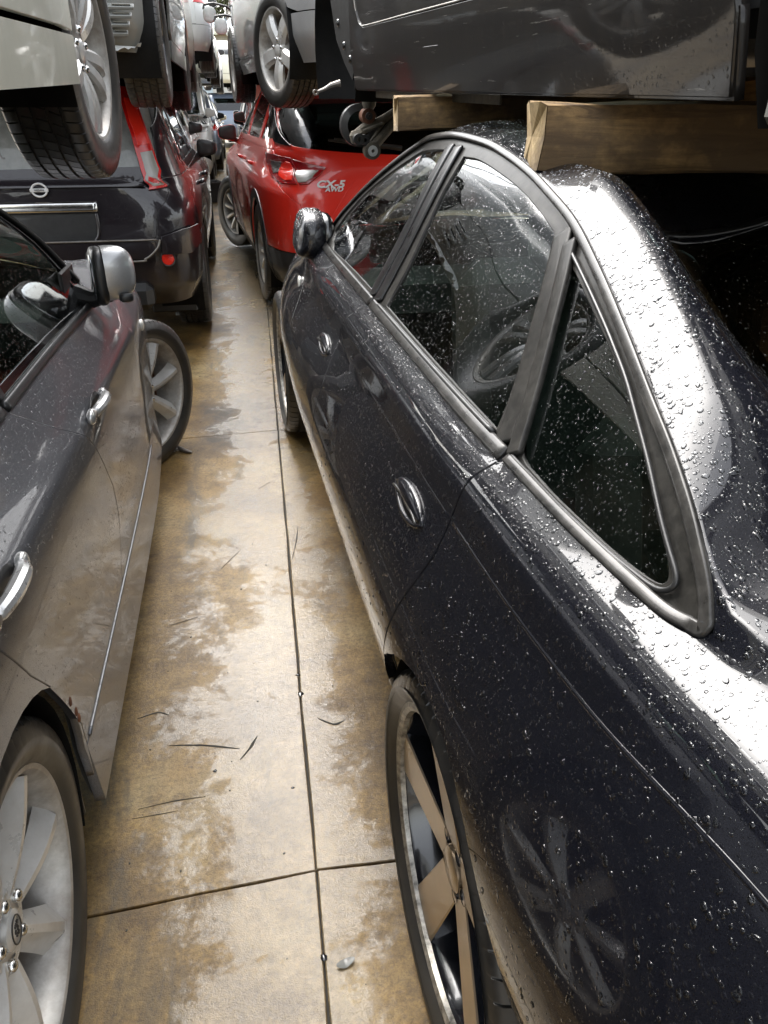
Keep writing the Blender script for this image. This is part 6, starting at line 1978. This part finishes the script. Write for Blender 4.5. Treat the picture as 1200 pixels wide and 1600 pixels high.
# ---------------------------------------------------------------- the rows running on down the alley
def far_car(name, label, x_flank, y, z, side, paint_, facing=1, kind='hatch', group=GL, psi=0.0, **kw):
    """side: which way its visible flank looks (+1 right, -1 left); y: near end of the car"""
    if kind == 'van':
        rows = suv_rows(.84, -.75, 2.95, .26, 1.12, 1.18, 1.95, 2.75, 2.15, -.72, -.62, .10, 9)
        spx = dict(hood=1.10, belt=1.18, roof=1.95, cowl=2.75, front_arch=(2.2, .31, .35), rear_arch=(0, .31, .35), zs=.26, S0=[(1.9, 1.18), (1.83, .7), (1.83, .365)], S1=[(1.0, 1.18), (1.0, .7), (1.0, .365)], S2=[(.12, 1.18), (.42, .8), (.42, .365)],
                   windows=[[(-.55, 1.25), (.05, 1.25), (.05, 1.68), (-.5, 1.68)], [(.18, 1.25), (.95, 1.25), (.95, 1.70), (.18, 1.70)], [(1.06, 1.25), (2.2, 1.25), (1.95, 1.66), (1.06, 1.70)]], rear_glass=[(-.6, 1.22), (.6, 1.22), (.58, 1.7), (-.58, 1.7)], hatch_x=[.7, .7, .66],
                   wheel=dict(Rt=.29, Rr=.18, w=.17, style=ST_STEEL), handle_z=.98)
        near_len, hw = (.75, 2.95), .84
    elif kind == 'suv':
        rows = suv_rows(.87, -.85, 3.5, .28, 1.0, 1.08, 1.7, 2.45, 1.5, -.78, -.5, .18, 8)
        spx = dict(hood=.99, belt=1.08, roof=1.7, windows=[[(-.35, 1.13), (.22, 1.13), (.2, 1.52), (-.25, 1.5)], [(.32, 1.13), (1.10, 1.13), (1.06, 1.54), (.32, 1.53)], [(1.20, 1.13), (2.08, 1.13), (1.55, 1.5), (1.17, 1.54)]], rear_glass=[(-.6, 1.14), (.6, 1.14), (.55, 1.52), (-.55, 1.52)])
        near_len, hw = (.85, 3.5), .87
    else:
        rows = suv_rows(.84, -.72, 3.4, .22, .92, .99, 1.5, 2.35, 1.5, -.6, -.15, .2, 7)
        spx = dict(hood=.90, belt=.99, roof=1.5, zs=.22, cowl=2.35, rear_arch=(0, .31, .345), front_arch=(2.55, .31, .345), bz=.5, S2=[(.2, .99), (.38, .8), (.42, .55), (.42, .325)], S1=[(1.08, .99), (1.06, .7), (1.06, .325)], S0=[(2.05, .99), (2.12, .7), (2.1, .325)],
                   windows=[[(-.2, 1.04), (1.0, 1.04), (.98, 1.35), (.2, 1.35)], [(1.1, 1.04), (1.98, 1.04), (1.5, 1.34), (1.08, 1.36)]], rear_glass=[(-.5, 1.04), (.5, 1.04), (.45, 1.35), (-.45, 1.35)], wheel=dict(Rt=.31, Rr=.20, w=.195, style=ST_TWIN), handle_z=.86)
        near_len, hw = (.72, 3.4), .84
    sp = generic_spec(rows, paint=paint_, step=.09, **spx)
    sp['extras'] = front_lamps(sp['hood'], hw) + rear_lamps(sp['belt'], hw)
    sp.update(kw)
    yaw = psi if facing > 0 else psi + math.pi
    cx_ = x_flank - side * hw
    cy_ = y + (near_len[0] if facing > 0 else near_len[1])
    root = thing(name, label, 'car', (cx_, cy_, z), -yaw, group)
    build_slice_car(root, sp)
    return root

far_car('white_hatchback', 'white hatchback with black mirror, its front facing the camera, behind the black off-roader', -.42, 9.9, .10, 1, M['white_paint'], -1, 'hatch', mirror_mat=M['black_plastic'])
far_car('white_van', 'small white van facing the camera in the lower left row beyond the white hatchback', -.28, 14.6, .04, 1, M['white_paint'], -1, 'van')
far_car('blue_grey_car', 'blue grey car low in the left row, past the small white van', -.15, 18.9, 0, 1, M['blue_paint'], 1, 'suv')
far_car('beige_car', 'beige car low in the left row, far down the alley', -.1, 23.6, 0, 1, M['tan_paint'], -1, 'hatch')
far_car('greenish_van', 'greenish white boxy van stacked in the upper left row, its square rear toward the camera', -.33, 8.75, 1.50, 1, M['greenish_white'], 1, 'van', GU)
far_car('upper_white_car', 'bright white car stacked in the upper left row past the greenish van', -.10, 13.0, 1.78, 1, M['white_paint'], 1, 'suv', GU, psi=.0)
far_car('upper_cream_car', 'cream car stacked far down the upper left row', -.06, 17.8, 1.70, 1, M['cream_paint'], -1, 'hatch', GU)
far_car('upper_silver_car', 'silver car stacked farthest down the upper left row', .0, 22.5, 1.60, 1, M['silver_paint'], 1, 'hatch', GU)
far_car('pale_red_van', 'faded pale red van in the lower right row just beyond the red crossover', .20, 10.4, 0, -1, M['pale_red'], 1, 'van')
far_car('dark_car', 'dark car low in the right row beyond the faded red van', .22, 14.6, 0, -1, M['van_black'], -1, 'suv')
far_car('silver_hatchback', 'silver hatchback low in the right row, far down the alley', .28, 19.4, 0, -1, M['silver_paint'], 1, 'hatch')
far_car('white_car', 'white car low in the right row, farthest down the alley', .3, 24.0, 0, -1, M['white_paint'], 1, 'suv')
up_r = far_car('upper_dark_truck', 'dark upper car with round mirrors on arms, behind the stacked silver car', .16, 9.4, 1.62, -1, M['suv_paint'], 1, 'suv', GU, psi=-.02)
far_car('upper_blue_car', 'blue grey car stacked in the upper right row past the one with arm mirrors', .22, 14.2, 1.72, -1, M['blue_paint'], 1, 'hatch', GU)
far_car('upper_white_hatchback', 'white hatchback stacked far down the upper right row', .25, 18.8, 1.72, -1, M['white_paint'], -1, 'hatch', GU)
for k, (x, y, z, pt_, lab, kd) in enumerate((
        (-1.6, 29.5, 0, 'white_paint', 'white hatchback closing the far end of the alley, lower left one', 'hatch'), (.9, 30.2, 0, 'blue_paint', 'blue grey car closing the far end of the alley, lower right one', 'suv'),
        (-1.5, 29.8, 1.62, 'silver_paint', 'silver car stacked across the far end, upper left one', 'hatch'), (1.0, 30.0, 1.75, 'cream_paint', 'cream car stacked across the far end, upper right one', 'hatch'))):
    far_car('end_stack_car', lab, x, y, z, 1, M[pt_], 1 if k % 2 else -1, kd, 'wrecked cars closing the far end', psi=.25 * (-1) ** k)
inv = (Matrix.Translation(up_r.location) @ up_r.rotation_euler.to_matrix().to_4x4()).inverted()
for c, tilt in (((-.085, 9.75, 2.22), 0), ((.02, 9.6, 2.105), .5)):
    mb = MB()
    cc = inv @ Vector(c)
    v_, f_ = ellipsoid((0, 0, 0), (.07, .03, .075), 20, 10, .8)
    mb.add([tuple(Vector(v) + cc) for v in v_], f_)
    o = mb.build('arm_mirror', M['wall_pale'], up_r)
    mb = MB()
    mb.tube([tuple(cc + Vector(d)) for d in ((-.06, .0, .05), (-.05, .02, .09), (.05, .03, .105), (.18, .05, .08), (.30, .1, .0))], .012, 8)
    mb.build('mirror_arm', M['black_plastic'], o)

# far end: a pale shed and the trees behind the yard
shed = thing('shed', 'pale shed with a light blue sheet roof at the far end of the yard', 'building', (-2, 58, 0), 0)
mb = MB(); mb.box((0, 0, 2.5), (16, 7, 5.0)); mb.build('wall', M['wall_pale'], shed, smooth=False)
mb = MB(); mb.box((0, -2.0, 5.45), (17, 4.4, .12), rot=Matrix.Rotation(.22, 3, 'X')); mb.box((0, 2.0, 5.45), (17, 4.4, .12), rot=Matrix.Rotation(-.22, 3, 'X'))
for k in range(40):
    mb.box((-8.3 + k * .425, -2.0, 5.53), (.05, 4.4, .05), rot=Matrix.Rotation(.22, 3, 'X'))
mb.build('roof', M['roof_blue'], shed, smooth=False)
for k in (-4.5, 0, 4.5):
    mb = MB()
    mb.box((k, -3.53, 2.2), (2.6, .08, 3.6))
    mb.build('door', M['roof_blue'], shed, smooth=False)

def tree(x, y, h, label, leaf, seed, dry):
    g = np.random.default_rng(seed)
    t = thing('tree', label, 'tree', (x, y, 0), 0, 'trees behind the yard')
    mb = MB()
    mb.tube([(0, 0, 0), (.1, .1, h * .3), (-.1, .1, h * .6), (.05, 0, h * .92)], [h * .025, h * .02, h * .012, .02], 8)
    tips = []
    for k in range(16):
        z = h * g.uniform(.25, .85); a = g.uniform(0, 6.28); l = h * g.uniform(.15, .3) * (1.15 - z / h)
        e = (math.cos(a) * l, math.sin(a) * l, z + l * .6)
        mb.tube([(0, 0, z), (e[0] * .5, e[1] * .5, z + l * .2), e], [h * .008, h * .005, .01], 5)
        tips.append(e)
    mb.build('trunk', M['bark'], t)
    n = 2600
    tip = np.array(tips)[g.integers(0, len(tips), n)]
    c = tip * g.uniform(.5, 1.1, (n, 1)) ** .5 * np.array([1, 1, 1]) + g.normal(0, h * .055, (n, 3))
    c[:, 2] = np.maximum(c[:, 2], h * .15)
    s = g.uniform(.10, .26, n)[:, None]
    a = g.normal(size=(n, 3)); a /= np.linalg.norm(a, axis=1)[:, None]
    b = np.cross(a, g.normal(size=(n, 3))); b /= np.linalg.norm(b, axis=1)[:, None]
    V = np.stack([c - a * s, c + b * s * .5, c + a * s, c - b * s * .5], 1).reshape(-1, 3)
    F = [(4 * i, 4 * i + 1, 4 * i + 2, 4 * i + 3) for i in range(n)]
    mk('crown', V, F, M[leaf], t, False)['kind'] = 'stuff'
tree(-2.6, 80, 14, 'brown leaved tree at the far end, left of the dull green one', 'leaf_b', 41, 0)
tree(.9, 76, 13, 'dull green tree at the far end, between two brown leaved trees', 'leaf_a', 42, 0)
tree(4.6, 79, 12.5, 'brown leaved tree at the far end, right of the dull green one', 'leaf_b', 43, 0)

# ---------------------------------------------------------------- odds and ends on the ground
o = thing('black_crate', 'black plastic crate lying by the cars in the left row down the alley', 'crate', (-.38, 13.6, 0), .2)
mb = MB()
for (c, d) in (((0, 0, .01), (.36, .5, .02)), ((-.18, 0, .14), (.015, .5, .28)), ((.18, 0, .14), (.015, .5, .28)), ((0, -.25, .14), (.36, .015, .28)), ((0, .25, .14), (.36, .015, .28))):
    mb.box(c, d, bev=.004)
mb.build('crate_walls', M['black_plastic'], o)
mb = MB()
mb.tube([(-.19, -.26, .285), (.19, -.26, .285), (.19, .26, .285), (-.19, .26, .285)], .014, 6, closed=True); mb.build('crate_rim', M['black_plastic'], o)
mb = MB(); mb.tube([(-.20, 14.9, .012), (-.10, 14.94, .016), (.05, 15.0, .012)], [.012, .014, .012], 8)
tag(mb.build('black_hose', M['black_plastic']), 'short black hose lying across the far alley floor', 'hose')
mb = MB(); mb.tube([(-.385, 3.36, .010), (-.345, 3.37, .013), (-.31, 3.335, .010), (-.285, 3.325, .006)], [.008, .011, .009, .005], 8)
tag(mb.build('broken_plastic_clip', M['steel']), 'broken grey clip lying beside the front tyre of the grey saloon', 'debris')
mb = MB(); mb.box((-.44, 5.98, .012), (.12, .035, .02), rot=Matrix.Rotation(.05, 3, 'Z'), bev=.004)
tag(mb.build('plastic_offcut', M['wall_pale']), 'pale plastic offcut on the floor behind the black off-roader', 'debris')
g = np.random.default_rng(11)
mb = MB()
for k in range(110):
    x = g.uniform(-.34, .24); y = g.uniform(.7, 7.5) ; s = g.uniform(.0008, .0024)
    v_, f_ = rbox(np.array([s, s * g.uniform(.6, 1.6), s * .5]), s * .2)
    rm = np.array(Matrix.Rotation(g.uniform(0, 3.14), 3, 'Z'))
    mb.add(v_ @ rm.T + [x, y, s * .4], f_)
gr = mb.build('grit', M['earth'], smooth=False)
tag(gr, 'fine dark grit scattered on the wet slabs', kind='stuff')

# scratches and tar marks on the slabs
def mark(pts, w, mb):
    c = curve(pts, 8); m = len(c)
    t = np.gradient(c, axis=0); t /= np.linalg.norm(t, axis=1)[:, None]
    nrm = np.stack([-t[:, 1], t[:, 0]], -1)
    ww = w * np.sin(np.linspace(.15, np.pi - .1, m)) * g.uniform(.6, 1.3, m)
    V = []
    for i in range(m):
        a, b2 = c[i] + nrm[i] * ww[i], c[i] - nrm[i] * ww[i]
        V += [(a[0], a[1], .0008), (c[i][0], c[i][1], .0016), (b2[0], b2[1], .0008)]
    F = []
    for i in range(m - 1):
        for j in range(2):
            F.append((3 * i + j, 3 * i + j + 1, 3 * i + j + 4, 3 * i + j + 3))
    mb.add(V, F)
mb = MB()
for pts, w in (([(-.272, 1.489), (-.19, 1.475), (-.10, 1.447)], .0028), ([(-.10, 1.41), (-.075, 1.445), (-.055, 1.485)], .003), ([(-.36, 1.60), (-.31, 1.615), (-.28, 1.60)], .003), ([(-.33, 1.30), (-.25, 1.31), (-.18, 1.31)], .0016),
               ([(-.34, 1.275), (-.24, 1.28)], .0012), ([(.095, 2.32), (.12, 2.45), (.135, 2.56)], .002), ([(.10, 1.52), (.14, 1.49), (.17, 1.50)], .003), ([(-.15, 2.3), (-.08, 2.42)], .0012), ([(.0, 2.9), (.05, 2.96)], .0015), ([(-.3, 2.0), (-.22, 2.03)], .0014)):
    mark(pts, w, mb)
o = mb.build('floor_scratches', M['earth'], yard, smooth=False); o['kind'] = 'stuff'
for (x, y, r) in ((JX(.885) + .0, .885, .007), (JX(1.62), 1.62, .008), (JX(1.72) - .004, 1.70, .006), (.02, 1.30, .004), (-.16, 1.385, .005)):
    a = np.linspace(0, 2 * np.pi, 15)[:-1]
    rr_ = r * g.uniform(.7, 1.3, 14)
    V = [(x + q * math.cos(t), y + q * math.sin(t), .0006) for q, t in zip(rr_, a)] + [(x + .6 * q * math.cos(t), y + .6 * q * math.sin(t), .0022) for q, t in zip(rr_, a)]
    F = [(i, (i + 1) % 14, 14 + (i + 1) % 14, 14 + i) for i in range(14)] + [tuple(range(14, 28))]
    mk('tar_blob', V, F, M['gloss_black'], yard, True)
for k, (x, y, lab) in enumerate(((-.155, .735, 'curled dark leaf scrap on the wet slab nearest the grey wheel'), (.085, .865, 'small pale chip of plastic on the slab by the bronze wheel'))):
    mb = MB(); n_ = 9
    V = []
    for i in range(n_):
        t = i / (n_ - 1) - .5
        w = .009 * math.cos(t * 2.6)
        V += [(x + t * .035, y - w + t * .008, .003 + .008 * abs(t)), (x + t * .035, y + t * .008, .006 + .004 * abs(t)), (x + t * .035, y + w + t * .008, .003 + .010 * abs(t))]
    mb.add(V, [(3 * i + j, 3 * i + j + 1, 3 * i + j + 4, 3 * i + j + 3) for i in range(n_ - 1) for j in range(2)])
    tag(mb.build('leaf_scrap' if k == 0 else 'plastic_chip', M['bark'] if k == 0 else M['bare_grey']), lab, 'debris')
